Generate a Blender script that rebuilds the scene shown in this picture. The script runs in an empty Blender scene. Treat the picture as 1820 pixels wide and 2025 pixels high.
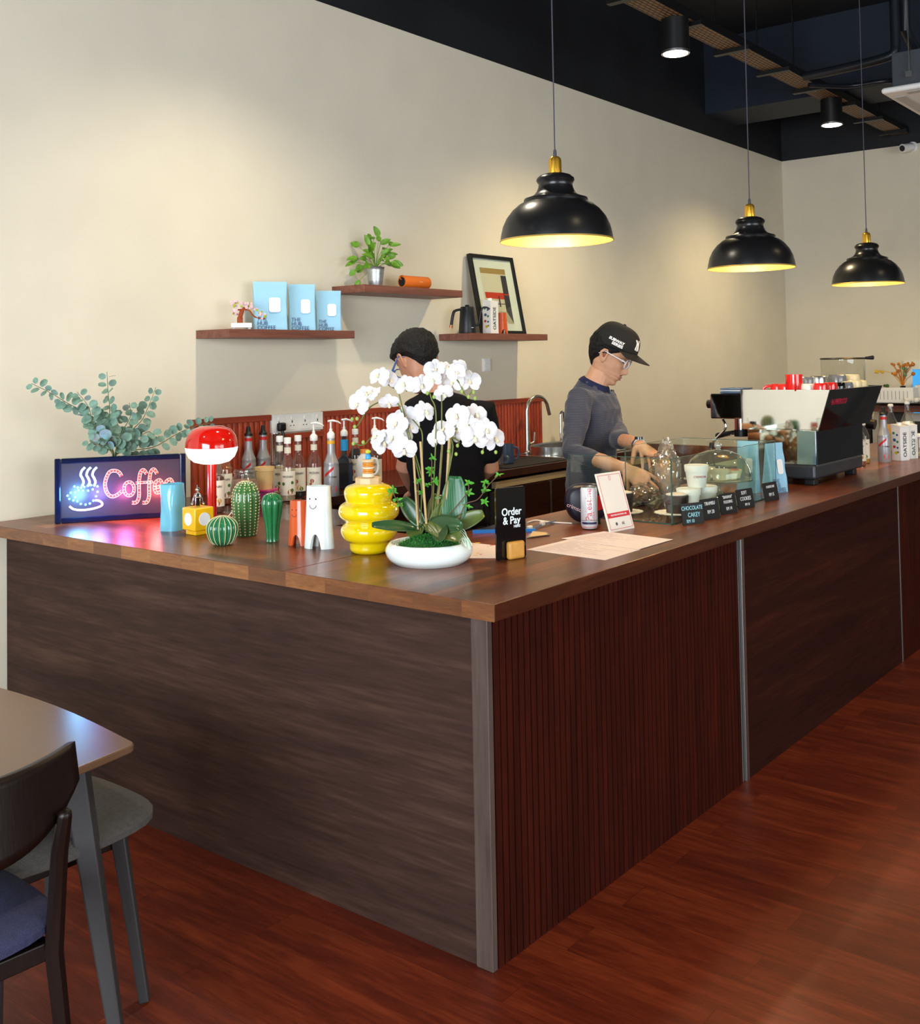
import bpy, bmesh, math, random
import numpy as np
from mathutils import Vector, Matrix, Euler, noise
PI = math.pi
random.seed(7)
SC = bpy.context.scene
COL = SC.collection

# ------------------------------------------------------------------ camera
FPX, CXP, CYP = 2124.15, 910.0, 642.9
YAW, PITCH, ROLL = 0.8979, 0.0340, -0.0177
CAM = Vector((-2.2209, -1.6737, 1.625))
def _axes():
    cy, sy, cp, sp, cr, sr = (math.cos(YAW), math.sin(YAW), math.cos(PITCH), math.sin(PITCH), math.cos(ROLL), math.sin(ROLL))
    f = Vector((sy, cy, 0)); r = Vector((cy, -sy, 0)); u = Vector((0, 0, 1))
    f2 = f*cp + u*sp; u2 = u*cp - f*sp
    return r*cr + u2*sr, u2*cr - r*sr, f2
CR, CU, CF = _axes()
cd = bpy.data.cameras.new('camera'); cam = bpy.data.objects.new('camera', cd); COL.objects.link(cam)
cam.matrix_world = Matrix(((CR.x, CU.x, -CF.x, CAM.x), (CR.y, CU.y, -CF.y, CAM.y), (CR.z, CU.z, -CF.z, CAM.z), (0, 0, 0, 1)))
cd.sensor_fit = 'VERTICAL'; cd.sensor_height = 36.0; cd.sensor_width = 36.0
cd.lens = FPX*36.0/2025.0
cd.shift_y = (CYP-1012.5)/2025.0
cd.clip_start = 0.05; cd.clip_end = 100
SC.camera = cam
# site-survey helpers: where a sight line of the photograph meets a plane of the room
def ray(px, py): return CF + CR*((px-CXP)/FPX) - CU*((py-CYP)/FPX)
def on_z(px, py, z=1.0): d = ray(px, py); return CAM + d*((z-CAM.z)/d.z)
def on_y(px, py, y): d = ray(px, py); return CAM + d*((y-CAM.y)/d.y)
def on_x(px, py, x): d = ray(px, py); return CAM + d*((x-CAM.x)/d.x)
def at_d(px, py, d): return CAM + ray(px, py)*d
def scl(p): return FPX/((Vector(p)-CAM).dot(CF))
def face_cam(p, extra=0.0):
    v = CAM-Vector(p); return math.atan2(v.x, -v.y)+extra

# ------------------------------------------------------------------ light and exposure
SC.view_settings.view_transform = 'Standard'; SC.view_settings.look = 'None'
SC.view_settings.gamma = 1.0; SC.view_settings.use_curve_mapping = False
SC.view_settings.exposure = .68
W = bpy.data.worlds.new('world'); SC.world = W; W.use_nodes = True
W.node_tree.nodes['Background'].inputs[0].default_value = (0.75, 0.85, 1.0, 1)
W.node_tree.nodes['Background'].inputs[1].default_value = 0.12
def area(name, loc, tgt, sx, sy, power, col):
    l = bpy.data.lights.new(name, 'AREA'); l.shape = 'RECTANGLE'; l.size = sx; l.size_y = sy; l.energy = power; l.color = col
    o = bpy.data.objects.new(name, l); COL.objects.link(o); o.location = loc
    o.rotation_euler = (Vector(tgt)-Vector(loc)).to_track_quat('-Z', 'Y').to_euler(); return o
def spot(name, loc, tgt, power, col, angle=80, blend=.6, r=.05):
    l = bpy.data.lights.new(name, 'SPOT'); l.energy = power; l.color = col; l.spot_size = math.radians(angle); l.spot_blend = blend; l.shadow_soft_size = r
    o = bpy.data.objects.new(name, l); COL.objects.link(o); o.location = loc
    o.rotation_euler = (Vector(tgt)-Vector(loc)).to_track_quat('-Z', 'Y').to_euler(); return o
# daylight through the shop front (behind and left of the camera)
area('daylight_side', (-5.6, -0.8, 1.7), (0, 0.6, 1.3), 5.0, 2.6, 400, (.80, .90, 1.0))
area('daylight_front', (0.5, -6.6, 1.7), (1.5, 0, 1.3), 7.0, 2.6, 250, (.86, .93, 1.0))
WARM = (1.0, .80, .46)
ROWX = [-4.47, -1.69, 1.09, 3.87, 6.65]
for x, pw_, cw_ in ((-1.69, 45, (1, .93, .82)), (1.09, 85, (1, .88, .70)), (3.87, 225, WARM), (6.65, 200, WARM)):
    spot('downlight_glow', (x, 1.41, 3.53), (x, 1.62, 0), pw_, cw_, 135, 1.0, .05)
for x in (0.6, 3.3, 6.0):
    spot('room_glow', (x, -1.6, 3.66), (x, -1.6, 0), 50, WARM, 115, .8, .06)

# ------------------------------------------------------------------ materials
def lin(c):
    return tuple((v/255/12.92 if v/255 <= .04045 else ((v/255+.055)/1.055)**2.4) for v in c)
def newmat(name):
    m = bpy.data.materials.new(name); m.use_nodes = True
    return m, m.node_tree, m.node_tree.nodes['Principled BSDF']
def mat(name, c, rough=.5, metal=0.0, spec=.5, coat=0.0, emit=None, es=0.0, var=0.0, vs=20.0, bump=0.0, bs=60.0, sheen=0.0, sss=0.0, trans=0.0, ior=1.45):
    m, nt, b = newmat(name); L = nt.links
    b.inputs['Base Color'].default_value = (*lin(c), 1)
    b.inputs['Roughness'].default_value = rough; b.inputs['Metallic'].default_value = metal
    b.inputs['Specular IOR Level'].default_value = spec; b.inputs['Coat Weight'].default_value = coat
    b.inputs['Coat Roughness'].default_value = .05
    b.inputs['Transmission Weight'].default_value = trans; b.inputs['IOR'].default_value = ior
    if sheen: b.inputs['Sheen Weight'].default_value = sheen
    if sss:
        b.inputs['Subsurface Weight'].default_value = sss; b.inputs['Subsurface Radius'].default_value = (.012, .005, .003); b.inputs['Subsurface Scale'].default_value = 1.0
    if emit: b.inputs['Emission Color'].default_value = (*lin(emit), 1); b.inputs['Emission Strength'].default_value = es
    tc = nt.nodes.new('ShaderNodeTexCoord')
    if var:
        n = nt.nodes.new('ShaderNodeTexNoise'); n.inputs['Scale'].default_value = vs; n.inputs['Detail'].default_value = 4
        L.new(tc.outputs['Object'], n.inputs['Vector'])
        hs = nt.nodes.new('ShaderNodeHueSaturation'); hs.inputs['Color'].default_value = (*lin(c), 1)
        mr = nt.nodes.new('ShaderNodeMapRange'); mr.inputs[1].default_value = .3; mr.inputs[2].default_value = .7; mr.inputs[3].default_value = 1-var; mr.inputs[4].default_value = 1+var
        L.new(n.outputs['Fac'], mr.inputs[0]); L.new(mr.outputs[0], hs.inputs['Value']); L.new(hs.outputs[0], b.inputs['Base Color'])
    if bump:
        n2 = nt.nodes.new('ShaderNodeTexNoise'); n2.inputs['Scale'].default_value = bs; n2.inputs['Detail'].default_value = 5
        L.new(tc.outputs['Object'], n2.inputs['Vector'])
        bp = nt.nodes.new('ShaderNodeBump'); bp.inputs['Strength'].default_value = bump; bp.inputs['Distance'].default_value = .01
        L.new(n2.outputs['Fac'], bp.inputs['Height']); L.new(bp.outputs[0], b.inputs['Normal'])
    return m
def ramp(nt, stops, fac):
    r = nt.nodes.new('ShaderNodeValToRGB'); e = r.color_ramp.elements
    while len(e) < len(stops): e.new(.5)
    for el, (p, c) in zip(e, stops): el.position = p; el.color = (*lin(c), 1)
    nt.links.new(fac, r.inputs['Fac']); return r.outputs['Color']
def wood(name, stops, axis='X', stretch=18, scale=3.0, rough=.4, coat=0.0, plank=None, fine=.25, bump=.05, spec=.5, contrast=1.0):
    """streaky timber; grain runs along axis; plank = (length, width) in metres adds staves"""
    m, nt, b = newmat(name); L = nt.links
    tc = nt.nodes.new('ShaderNodeTexCoord'); mp = nt.nodes.new('ShaderNodeMapping')
    s = {'X': (1/stretch, 1, 1), 'Y': (1, 1/stretch, 1), 'Z': (1, 1, 1/stretch)}[axis]
    mp.inputs['Scale'].default_value = tuple(v*scale for v in s)
    L.new(tc.outputs['Object'], mp.inputs['Vector'])
    vec = mp.outputs[0]
    if plank:
        mp2 = nt.nodes.new('ShaderNodeMapping')
        if axis == 'Y': mp2.inputs['Rotation'].default_value = (0, 0, -PI/2)
        L.new(tc.outputs['Object'], mp2.inputs['Vector'])
        br = nt.nodes.new('ShaderNodeTexBrick'); br.inputs['Scale'].default_value = 1
        br.inputs['Brick Width'].default_value = plank[0]; br.inputs['Row Height'].default_value = plank[1]
        br.inputs['Mortar Size'].default_value = plank[2]; br.inputs['Color1'].default_value = (0, 0, 0, 1); br.inputs['Color2'].default_value = (1, 1, 1, 1)
        br.inputs['Mortar'].default_value = (.0, .0, .0, 1); br.inputs['Bias'].default_value = 0.0; br.offset = .37
        L.new(mp2.outputs[0], br.inputs['Vector'])
        ad = nt.nodes.new('ShaderNodeVectorMath'); ad.operation = 'MULTIPLY_ADD'
        L.new(br.outputs['Color'], ad.inputs[0]); ad.inputs[1].default_value = (7, 7, 7); L.new(mp.outputs[0], ad.inputs[2]); vec = ad.outputs[0]
    n1 = nt.nodes.new('ShaderNodeTexNoise'); n1.inputs['Scale'].default_value = 4; n1.inputs['Detail'].default_value = 6; n1.inputs['Roughness'].default_value = .6; n1.inputs['Distortion'].default_value = .6
    L.new(vec, n1.inputs['Vector'])
    n2 = nt.nodes.new('ShaderNodeTexNoise'); n2.inputs['Scale'].default_value = 30; n2.inputs['Detail'].default_value = 4
    L.new(vec, n2.inputs['Vector'])
    mx = nt.nodes.new('ShaderNodeMix'); mx.data_type = 'FLOAT'; mx.inputs['Factor'].default_value = fine
    L.new(n1.outputs['Fac'], mx.inputs[2]); L.new(n2.outputs['Fac'], mx.inputs[3])
    f = mx.outputs[0]
    mr = nt.nodes.new('ShaderNodeMapRange'); mr.inputs[1].default_value = .5-.22/contrast; mr.inputs[2].default_value = .5+.22/contrast
    L.new(f, mr.inputs[0]); f = mr.outputs[0]
    if plank:
        mx2 = nt.nodes.new('ShaderNodeMix'); mx2.data_type = 'FLOAT'; mx2.inputs['Factor'].default_value = plank[3]
        L.new(f, mx2.inputs[2]); L.new(br.outputs['Color'], mx2.inputs[3]); f = mx2.outputs[0]
    colr = ramp(nt, stops, f)
    if plank:
        mx3 = nt.nodes.new('ShaderNodeMix'); mx3.data_type = 'RGBA'; mx3.blend_type = 'MULTIPLY'
        L.new(br.outputs['Fac'], mx3.inputs[0]); L.new(colr, mx3.inputs[6]); mx3.inputs[7].default_value = (.62, .62, .62, 1); colr = mx3.outputs[2]
    L.new(colr, b.inputs['Base Color'])
    b.inputs['Roughness'].default_value = rough; b.inputs['Coat Weight'].default_value = coat; b.inputs['Coat Roughness'].default_value = .12
    b.inputs['Specular IOR Level'].default_value = spec
    if bump:
        bp = nt.nodes.new('ShaderNodeBump'); bp.inputs['Strength'].default_value = bump; bp.inputs['Distance'].default_value = .01
        L.new(n2.outputs['Fac'], bp.inputs['Height']); L.new(bp.outputs[0], b.inputs['Normal'])
    return m
def glass(name, c=(235, 245, 240), tint=.96, rough=.0, refl=1.0, body=0.0, bodyc=(255, 255, 255)):
    """thin clear sheet: transmits tinted, mirrors at grazing angles; body adds a milky share"""
    m = bpy.data.materials.new(name); m.use_nodes = True; nt = m.node_tree; nt.nodes.clear(); L = nt.links
    out = nt.nodes.new('ShaderNodeOutputMaterial'); tr = nt.nodes.new('ShaderNodeBsdfTransparent'); gl = nt.nodes.new('ShaderNodeBsdfGlossy')
    k = lin(c); tr.inputs[0].default_value = (k[0]*tint, k[1]*tint, k[2]*tint, 1); gl.inputs['Roughness'].default_value = rough+.02
    lw = nt.nodes.new('ShaderNodeLayerWeight'); pw = nt.nodes.new('ShaderNodeMath'); pw.operation = 'POWER'; pw.inputs[1].default_value = 5.0; L.new(lw.outputs['Facing'], pw.inputs[0])
    fr = nt.nodes.new('ShaderNodeMath'); fr.operation = 'MULTIPLY_ADD'; fr.inputs[1].default_value = .9; fr.inputs[2].default_value = .045; L.new(pw.outputs[0], fr.inputs[0])
    mu = nt.nodes.new('ShaderNodeMath'); mu.operation = 'MULTIPLY'; mu.inputs[1].default_value = refl; mu.use_clamp = True; L.new(fr.outputs[0], mu.inputs[0])
    mx = nt.nodes.new('ShaderNodeMixShader'); L.new(mu.outputs[0], mx.inputs[0])
    src = tr.outputs[0]
    if body:
        df = nt.nodes.new('ShaderNodeBsdfDiffuse'); df.inputs[0].default_value = (*lin(bodyc), 1)
        m2 = nt.nodes.new('ShaderNodeMixShader'); m2.inputs[0].default_value = body; L.new(tr.outputs[0], m2.inputs[1]); L.new(df.outputs[0], m2.inputs[2]); src = m2.outputs[0]
    L.new(src, mx.inputs[1]); L.new(gl.outputs[0], mx.inputs[2]); L.new(mx.outputs[0], out.inputs[0]); return m

# ------------------------------------------------------------------ mesh builder
class MB:
    def __init__(s): s.v = []; s.f = []; s.m = []; s.cur = 0; s.T = Matrix.Identity(4)
    def add(s, vs, fs):
        o = len(s.v); s.v += [tuple(s.T @ Vector(p)) for p in vs]; s.f += [tuple(i+o for i in f) for f in fs]; s.m += [s.cur]*len(fs); return s
    def box(s, x0, x1, y0, y1, z0, z1):
        return s.add([(x0,y0,z0),(x1,y0,z0),(x1,y1,z0),(x0,y1,z0),(x0,y0,z1),(x1,y0,z1),(x1,y1,z1),(x0,y1,z1)],
              [(0,3,2,1),(4,5,6,7),(0,1,5,4),(1,2,6,5),(2,3,7,6),(3,0,4,7)])
    def cbox(s, c, d): return s.box(c[0]-d[0]/2, c[0]+d[0]/2, c[1]-d[1]/2, c[1]+d[1]/2, c[2]-d[2]/2, c[2]+d[2]/2)
    def lathe(s, prof, seg=40, sx=1.0, sy=1.0, c=(0,0,0), fn=None, caps=True):
        """prof: [(r,z)] bottom to top"""
        vs = []; fs = []
        for (r, z) in prof:
            for k in range(seg):
                a = 2*PI*k/seg; q = fn(a, r, z) if fn else r
                vs.append((c[0]+q*sx*math.cos(a), c[1]+q*sy*math.sin(a), c[2]+z))
        n = len(prof)
        for i in range(n-1):
            for k in range(seg):
                k2 = (k+1) % seg; fs.append((i*seg+k, i*seg+k2, (i+1)*seg+k2, (i+1)*seg+k))
        if caps:
            if prof[0][0] > 1e-6: fs.append(tuple(reversed(range(seg))))
            if prof[-1][0] > 1e-6: fs.append(tuple((n-1)*seg+k for k in range(seg)))
        return s.add(vs, fs)
    def sphere(s, c, r, seg=16, ring=10, sx=1, sy=1, sz=1):
        vs = []; fs = []
        vs.append((c[0], c[1], c[2]-r*sz))
        for i in range(1, ring):
            t = -PI/2+PI*i/ring
            for k in range(seg):
                a = 2*PI*k/seg; vs.append((c[0]+r*sx*math.cos(t)*math.cos(a), c[1]+r*sy*math.cos(t)*math.sin(a), c[2]+r*sz*math.sin(t)))
        vs.append((c[0], c[1], c[2]+r*sz)); N = len(vs)-1
        for k in range(seg):
            k2 = (k+1) % seg; fs.append((0, 1+k2, 1+k)); fs.append((N, N-seg+k, N-seg+k2))
            for i in range(ring-2):
                a = 1+i*seg; fs.append((a+k, a+k2, a+seg+k2, a+seg+k))
        return s.add(vs, fs)
    def tube(s, pts, r, seg=10, flat=1.0, up=(0,0,1), caps=True, round_=False):
        """r number or list; flat scales the second cross axis"""
        P = [Vector(p) for p in pts]; n = len(P); R = list(r) if isinstance(r, (list, tuple)) else [r]*n
        F = list(flat) if isinstance(flat, (list, tuple)) else [flat]*n
        if round_:
            d0 = (P[0]-P[1]).normalized(); d1 = (P[-1]-P[-2]).normalized(); A = []; RA = []; FA = []
            for t in (1.0, .8, .45): A.append(P[0]+d0*R[0]*t); RA.append(R[0]*math.sqrt(max(.002, 1-t*t))); FA.append(F[0])
            B = []; RB = []; FB = []
            for t in (.45, .8, 1.0): B.append(P[-1]+d1*R[-1]*t); RB.append(R[-1]*math.sqrt(max(.002, 1-t*t))); FB.append(F[-1])
            P = A+P+B; R = RA+R+RB; F = FA+F+FB; n = len(P)
        u = Vector(up); vs = []; fs = []; prev = None
        for i in range(n):
            d = (P[min(i+1, n-1)]-P[max(i-1, 0)]).normalized()
            if prev is None:
                a = u.cross(d)
                if a.length < 1e-3: a = Vector((1, 0, 0)).cross(d)
                a.normalize()
            else: a = (prev-d*prev.dot(d)).normalized()
            prev = a; b = d.cross(a)
            for k in range(seg):
                t = 2*PI*k/seg; vs.append(P[i]+a*(R[i]*math.cos(t))+b*(R[i]*F[i]*math.sin(t)))
        for i in range(n-1):
            for k in range(seg):
                k2 = (k+1) % seg; fs.append((i*seg+k, i*seg+k2, (i+1)*seg+k2, (i+1)*seg+k))
        if caps: fs.append(tuple(reversed(range(seg)))); fs.append(tuple((n-1)*seg+k for k in range(seg)))
        return s.add(vs, fs)
    def prism(s, out, y0, y1):
        """outline [(x,z)] counter-clockwise seen from -y, extruded y0..y1"""
        n = len(out); vs = [(x, y0, z) for x, z in out]+[(x, y1, z) for x, z in out]
        fs = [tuple(range(n)), tuple(reversed(range(n, 2*n)))]+[(i, i+n, (i+1) % n+n, (i+1) % n) for i in range(n)]
        return s.add(vs, fs)
    def slab(s, out, z0, z1):
        n = len(out); vs = [(x, y, z0) for x, y in out]+[(x, y, z1) for x, y in out]
        fs = [tuple(reversed(range(n))), tuple(range(n, 2*n))]+[(i, (i+1) % n, (i+1) % n+n, i+n) for i in range(n)]
        return s.add(vs, fs)
    def grid(s, fn, nu, nv, thick=0.0, closed_u=False):
        vs = []; fs = []
        for j in range(nv+1):
            for i in range(nu+(0 if closed_u else 1)): vs.append(tuple(fn(i/nu, j/nv)))
        w = nu if closed_u else nu+1
        for j in range(nv):
            for i in range(nu):
                i2 = (i+1) % w; fs.append((j*w+i, j*w+i2, (j+1)*w+i2, (j+1)*w+i))
        return s.add(vs, fs)
    def build(s, name, mats, parent=None, smooth=True, bevel=0.0, seg=2, solid=0.0, subsurf=0, ang=40):
        me = bpy.data.meshes.new(name); me.from_pydata(s.v, [], s.f)
        if not isinstance(mats, (list, tuple)): mats = [mats]
        for m in mats: me.materials.append(m)
        me.polygons.foreach_set('material_index', s.m)
        me.polygons.foreach_set('use_smooth', [smooth]*len(s.f)); me.update()
        bm = bmesh.new(); bm.from_mesh(me); bmesh.ops.recalc_face_normals(bm, faces=bm.faces)
        if smooth:
            ca = math.radians(ang)
            for e in bm.edges:
                if len(e.link_faces) == 2 and e.calc_face_angle(0) > ca: e.smooth = False
        bm.to_mesh(me); bm.free()
        o = bpy.data.objects.new(name, me); COL.objects.link(o)
        if parent: o.parent = parent
        if solid:
            q = o.modifiers.new('solid', 'SOLIDIFY'); q.thickness = solid; q.offset = 0
        if bevel:
            q = o.modifiers.new('bevel', 'BEVEL'); q.width = bevel; q.segments = seg; q.limit_method = 'ANGLE'; q.angle_limit = math.radians(35)
        if subsurf:
            q = o.modifiers.new('sub', 'SUBSURF'); q.levels = subsurf; q.render_levels = subsurf
        return o
def tag(o, label, cat, group=None, kind=None):
    if label: o['label'] = label
    if cat: o['category'] = cat
    if group: o['group'] = group
    if kind: o['kind'] = kind
    return o
def struct(o): o['kind'] = 'structure'; return o
def thing(name, label, cat, loc=(0,0,0), rz=0.0, group=None, rx=0.0, ry=0.0):
    o = bpy.data.objects.new(name, None); COL.objects.link(o); o.location = loc; o.rotation_euler = (rx, ry, rz)
    o.empty_display_size = .05
    return tag(o, label, cat, group)
def dup(root, loc, rz=None, label=None, group=None, scale=None):
    r = root.copy(); COL.objects.link(r); r.location = loc
    if rz is not None: r.rotation_euler = (root.rotation_euler[0], root.rotation_euler[1], rz)
    if label: r['label'] = label
    if group: r['group'] = group
    if scale: r.scale = scale
    for ch in list(root.children):
        c = ch.copy(); COL.objects.link(c); c.parent = r
        for g in ch.children:
            d = g.copy(); COL.objects.link(d); d.parent = c
    return r
def text(body, size, m, parent, name='lettering', loc=(0,0,0), rot=(PI/2,0,0), ext=.0004, wrap=None, align='CENTER', bold=0.0, sx=1.0, shear=0.0, sp=1.0, line=1.0):
    """lettering on a surface: upright facing -y by default; wrap = radius of the cylinder it lies on"""
    cu = bpy.data.curves.new(name, 'FONT'); cu.body = body; cu.size = size; cu.align_x = align; cu.align_y = 'CENTER'; cu.extrude = ext; cu.offset = bold
    cu.resolution_u = 3; cu.shear = shear; cu.space_character = sp; cu.space_line = line
    t = bpy.data.objects.new('tmp', cu); COL.objects.link(t); dg = bpy.context.evaluated_depsgraph_get()
    me = bpy.data.meshes.new_from_object(t.evaluated_get(dg)); bpy.data.objects.remove(t)
    R = Euler(rot).to_matrix()
    for v in me.vertices:
        p = v.co.copy(); p.x *= sx
        if wrap:
            a = p.x/wrap; rr = wrap+p.z+.0006; v.co = Vector((rr*math.sin(a), -rr*math.cos(a), p.y))+Vector(loc)
        else: v.co = R @ p+Vector(loc)
    me.name = name; me.materials.clear(); me.materials.append(m)
    o = bpy.data.objects.new(name, me); COL.objects.link(o); o.parent = parent; return o
def curve_pts(P, n=8):
    """Catmull-Rom through points"""
    P = [Vector(p) for p in P]; out = []
    for i in range(len(P)-1):
        a = P[max(i-1, 0)]; b = P[i]; c = P[i+1]; d = P[min(i+2, len(P)-1)]
        for k in range(n):
            t = k/n; out.append(.5*((2*b)+(c-a)*t+(2*a-5*b+4*c-d)*t*t+(3*b-a-3*c+d)*t**3))
    out.append(P[-1]); return out

# common materials
M = {}
M['cream'] = mat('cream_wall_paint', (224, 215, 192), .75, var=.03, vs=3, bump=.06, bs=25)
M['blackpaint'] = mat('black_ceiling_paint', (22, 24, 27), .6, var=.3, vs=2.2)
M['bluepaint'] = mat('dark_blue_paint', (20, 29, 44), .6, var=.15, vs=3)
M['top'] = wood('walnut_butcher_block', [(0, (50, 20, 9)), (.35, (90, 41, 18)), (.65, (120, 61, 27)), (1, (154, 90, 44))], 'X', 12, 6, .34, .12, plank=(.62, .075, .0006, .45), fine=.25, bump=.02, spec=.35)
M['topY'] = wood('walnut_butcher_block_side', [(0, (50, 20, 9)), (.35, (90, 41, 18)), (.65, (120, 61, 27)), (1, (154, 90, 44))], 'Y', 12, 6, .34, .12, plank=(.62, .075, .0006, .45), fine=.25, bump=.02, spec=.35)
M['laminate'] = wood('grey_walnut_laminate', [(0, (38, 24, 19)), (.5, (60, 40, 33)), (1, (84, 60, 49))], 'Y', 14, 3.2, .6, fine=.35, bump=.03, spec=.18)
M['laminateX'] = wood('dark_walnut_laminate', [(0, (30, 9, 5)), (.5, (44, 15, 8)), (1, (60, 24, 14))], 'X', 14, 3.2, .75, fine=.35, bump=.03, spec=.1)
M['slat'] = wood('dark_red_slats', [(0, (34, 9, 4)), (.5, (52, 15, 7)), (1, (70, 22, 10))], 'Z', 14, 6, .6, fine=.3, bump=.03, spec=.08)
M['flute'] = wood('red_fluted_wood', [(0, (84, 26, 10)), (.5, (168, 62, 28)), (1, (200, 86, 42))], 'Z', 12, 7, .5, fine=.4, bump=.05)
M['railwood'] = wood('red_rail_wood', [(0, (130, 46, 24)), (1, (166, 64, 34))], 'X', 14, 6, .5)
M['shelf'] = wood('shelf_walnut', [(0, (92, 54, 42)), (.5, (124, 74, 58)), (1, (146, 92, 74))], 'X', 16, 7, .5)
M['floor'] = wood('mahogany_floor', [(0, (62, 16, 6)), (.45, (98, 32, 13)), (1, (140, 58, 26))], 'Y', 9, 3.5, .42, .0, plank=(1.2, .15, .001, .09), fine=.3, bump=.02, spec=.4)
M['alu'] = mat('brushed_aluminium', (170, 168, 165), .35, 1.0)
M['steel'] = mat('stainless_steel', (205, 205, 200), .22, 1.0)
M['chrome'] = mat('chrome', (225, 225, 228), .06, 1.0)
M['black'] = mat('black_plastic', (16, 16, 17), .4)
M['gloss_black'] = mat('gloss_black', (10, 10, 12), .06, coat=.5)
M['white'] = mat('white_plastic', (238, 237, 232), .35)
M['cerwhite'] = mat('glazed_white', (232, 240, 236), .12, coat=.6)
M['clear'] = glass('clear_glass', (250, 254, 251), .992)
M['clearB'] = glass('bottle_glass', (246, 247, 242), .985, refl=1.4, body=.025)
# ================================================================== the room
WY, WX, BZ, CEIL = 2.597, 8.54, 3.64, 4.5
def banded(name, quads):
    b = MB()
    for q, k in quads: b.cur = k; b.box(*q)
    return struct(b.build(name, [M['cream'], M['blackpaint']], smooth=False))
banded('wall_back', [((-5.9, WX+.15, WY, WY+.15, 0, BZ), 0), ((-5.9, WX+.15, WY, WY+.15, BZ, CEIL), 1)])
# the right wall has an opening for the small window
banded('wall_right', [((WX, WX+.15, 1.40, WY, 0, BZ), 0), ((WX, WX+.15, -6.9, .55, 0, BZ), 0), ((WX, WX+.15, .55, 1.40, 0, 1.05), 0), ((WX, WX+.15, .55, 1.40, 1.52, BZ), 0),
                      ((WX, WX+.15, -6.9, WY, BZ, CEIL), 1)])
banded('wall_left', [((-6.05, -5.9, -6.9, WY, 0, BZ), 0), ((-6.05, -5.9, -6.9, WY, BZ, CEIL), 1)])
banded('wall_front', [((-5.9, WX+.15, -7.05, -6.9, 0, BZ), 0), ((-5.9, WX+.15, -7.05, -6.9, BZ, CEIL), 1)])
struct(MB().box(-6.05, WX+.15, -7.05, WY+.15, -.1, 0).build('floor', M['floor'], smooth=False))
struct(MB().box(-6.05, WX+.15, -7.05, WY+.15, CEIL, CEIL+.1).build('ceiling', M['blackpaint'], smooth=False))
struct(MB().box(6.77, 7.4, -3.0, WY, 3.83, CEIL).build('trim_1', M['bluepaint'], smooth=False))
# window in the right wall
M['frame'] = mat('white_window_frame', (232, 228, 212), .4)
M['sky'] = mat('blue_daylight_pane', (40, 110, 170), .15, emit=(70, 160, 220), es=.6, var=.25, vs=14)
w1 = struct(MB().box(WX-.03, WX+.02, .5, 1.43, .98, 1.56).build('window_1', M['frame'], smooth=False))
bb = MB(); 
for a in ((.5, .58, .98, 1.56), (1.355, 1.43, .98, 1.56), (.58, 1.355, 1.475, 1.56), (.58, 1.355, .98, 1.06)): bb.box(WX-.05, WX-.031, *a)
bb.build('window_frame', M['frame'], w1, smooth=False, bevel=.004)
MB().box(WX-.036, WX-.031, .58, 1.355, 1.06, 1.475).build('pane', M['sky'], w1, smooth=False)

# ================================================================== overhead services
y0, y1, tz = 1.33, 1.49, 3.75
m, nt, b = newmat('perforated_tray'); tc = nt.nodes.new('ShaderNodeTexCoord'); br = nt.nodes.new('ShaderNodeTexBrick'); br.inputs['Scale'].default_value = 1
br.inputs['Brick Width'].default_value = .06; br.inputs['Row Height'].default_value = .026; br.inputs['Mortar Size'].default_value = .0055
br.inputs['Color1'].default_value = (*lin((150, 112, 66)), 1); br.inputs['Color2'].default_value = (*lin((135, 98, 58)), 1); br.inputs['Mortar'].default_value = (*lin((35, 28, 22)), 1)
nt.links.new(tc.outputs['Object'], br.inputs['Vector']); nt.links.new(br.outputs['Color'], b.inputs['Base Color']); b.inputs['Roughness'].default_value = .6; M['tray'] = m
t = thing('cable_tray', 'long perforated tan cable tray hanging below the black ceiling', 'cable tray', (0, 0, 0))
MB().box(-5.5, WX, y0, y1, tz, tz+.004).build('tray_bottom', M['tray'], t, smooth=False)
MB().box(-5.5, WX, y0-.004, y0, tz, tz+.06).build('tray_side', M['black'], t, smooth=False)
MB().box(-5.5, WX, y1, y1+.004, tz, tz+.06).build('tray_side', M['black'], t, smooth=False)
for i in range(9):
    x = 3.25+i*.72
    MB().box(x, x+.05, y0-.05, y1+.05, tz-.03, tz-.002).box(x+.02, x+.03, y1+.035, y1+.045, tz-.02, CEIL).build('tray_hanger', M['black'], t, smooth=False)
# surface downlights
M['lampface'] = mat('downlight_face', (255, 250, 235), .4, emit=(255, 240, 210), es=14)
t0 = thing('ceiling_downlight', 'black cylinder downlight, lit, nearer of two under the cable tray', 'ceiling light', (ROWX[3], 1.41, 3.535), 0, None)
MB().lathe([(.082, 0), (.086, .004), (.086, .212)], 40).build('housing', M['black'], t0, bevel=0)
MB().lathe([(.084, 0), (.088, -.004), (.088, .012), (.084, .014)], 40).build('rim', M['alu'], t0)
MB().lathe([(0, -.0055), (.074, -.0055), (.078, -.001)], 32, caps=False).build('lamp_face', M['lampface'], t0)
dup(t0, (ROWX[4], 1.41, 3.535), label='black cylinder downlight, lit, farther of two under the cable tray')
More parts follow.
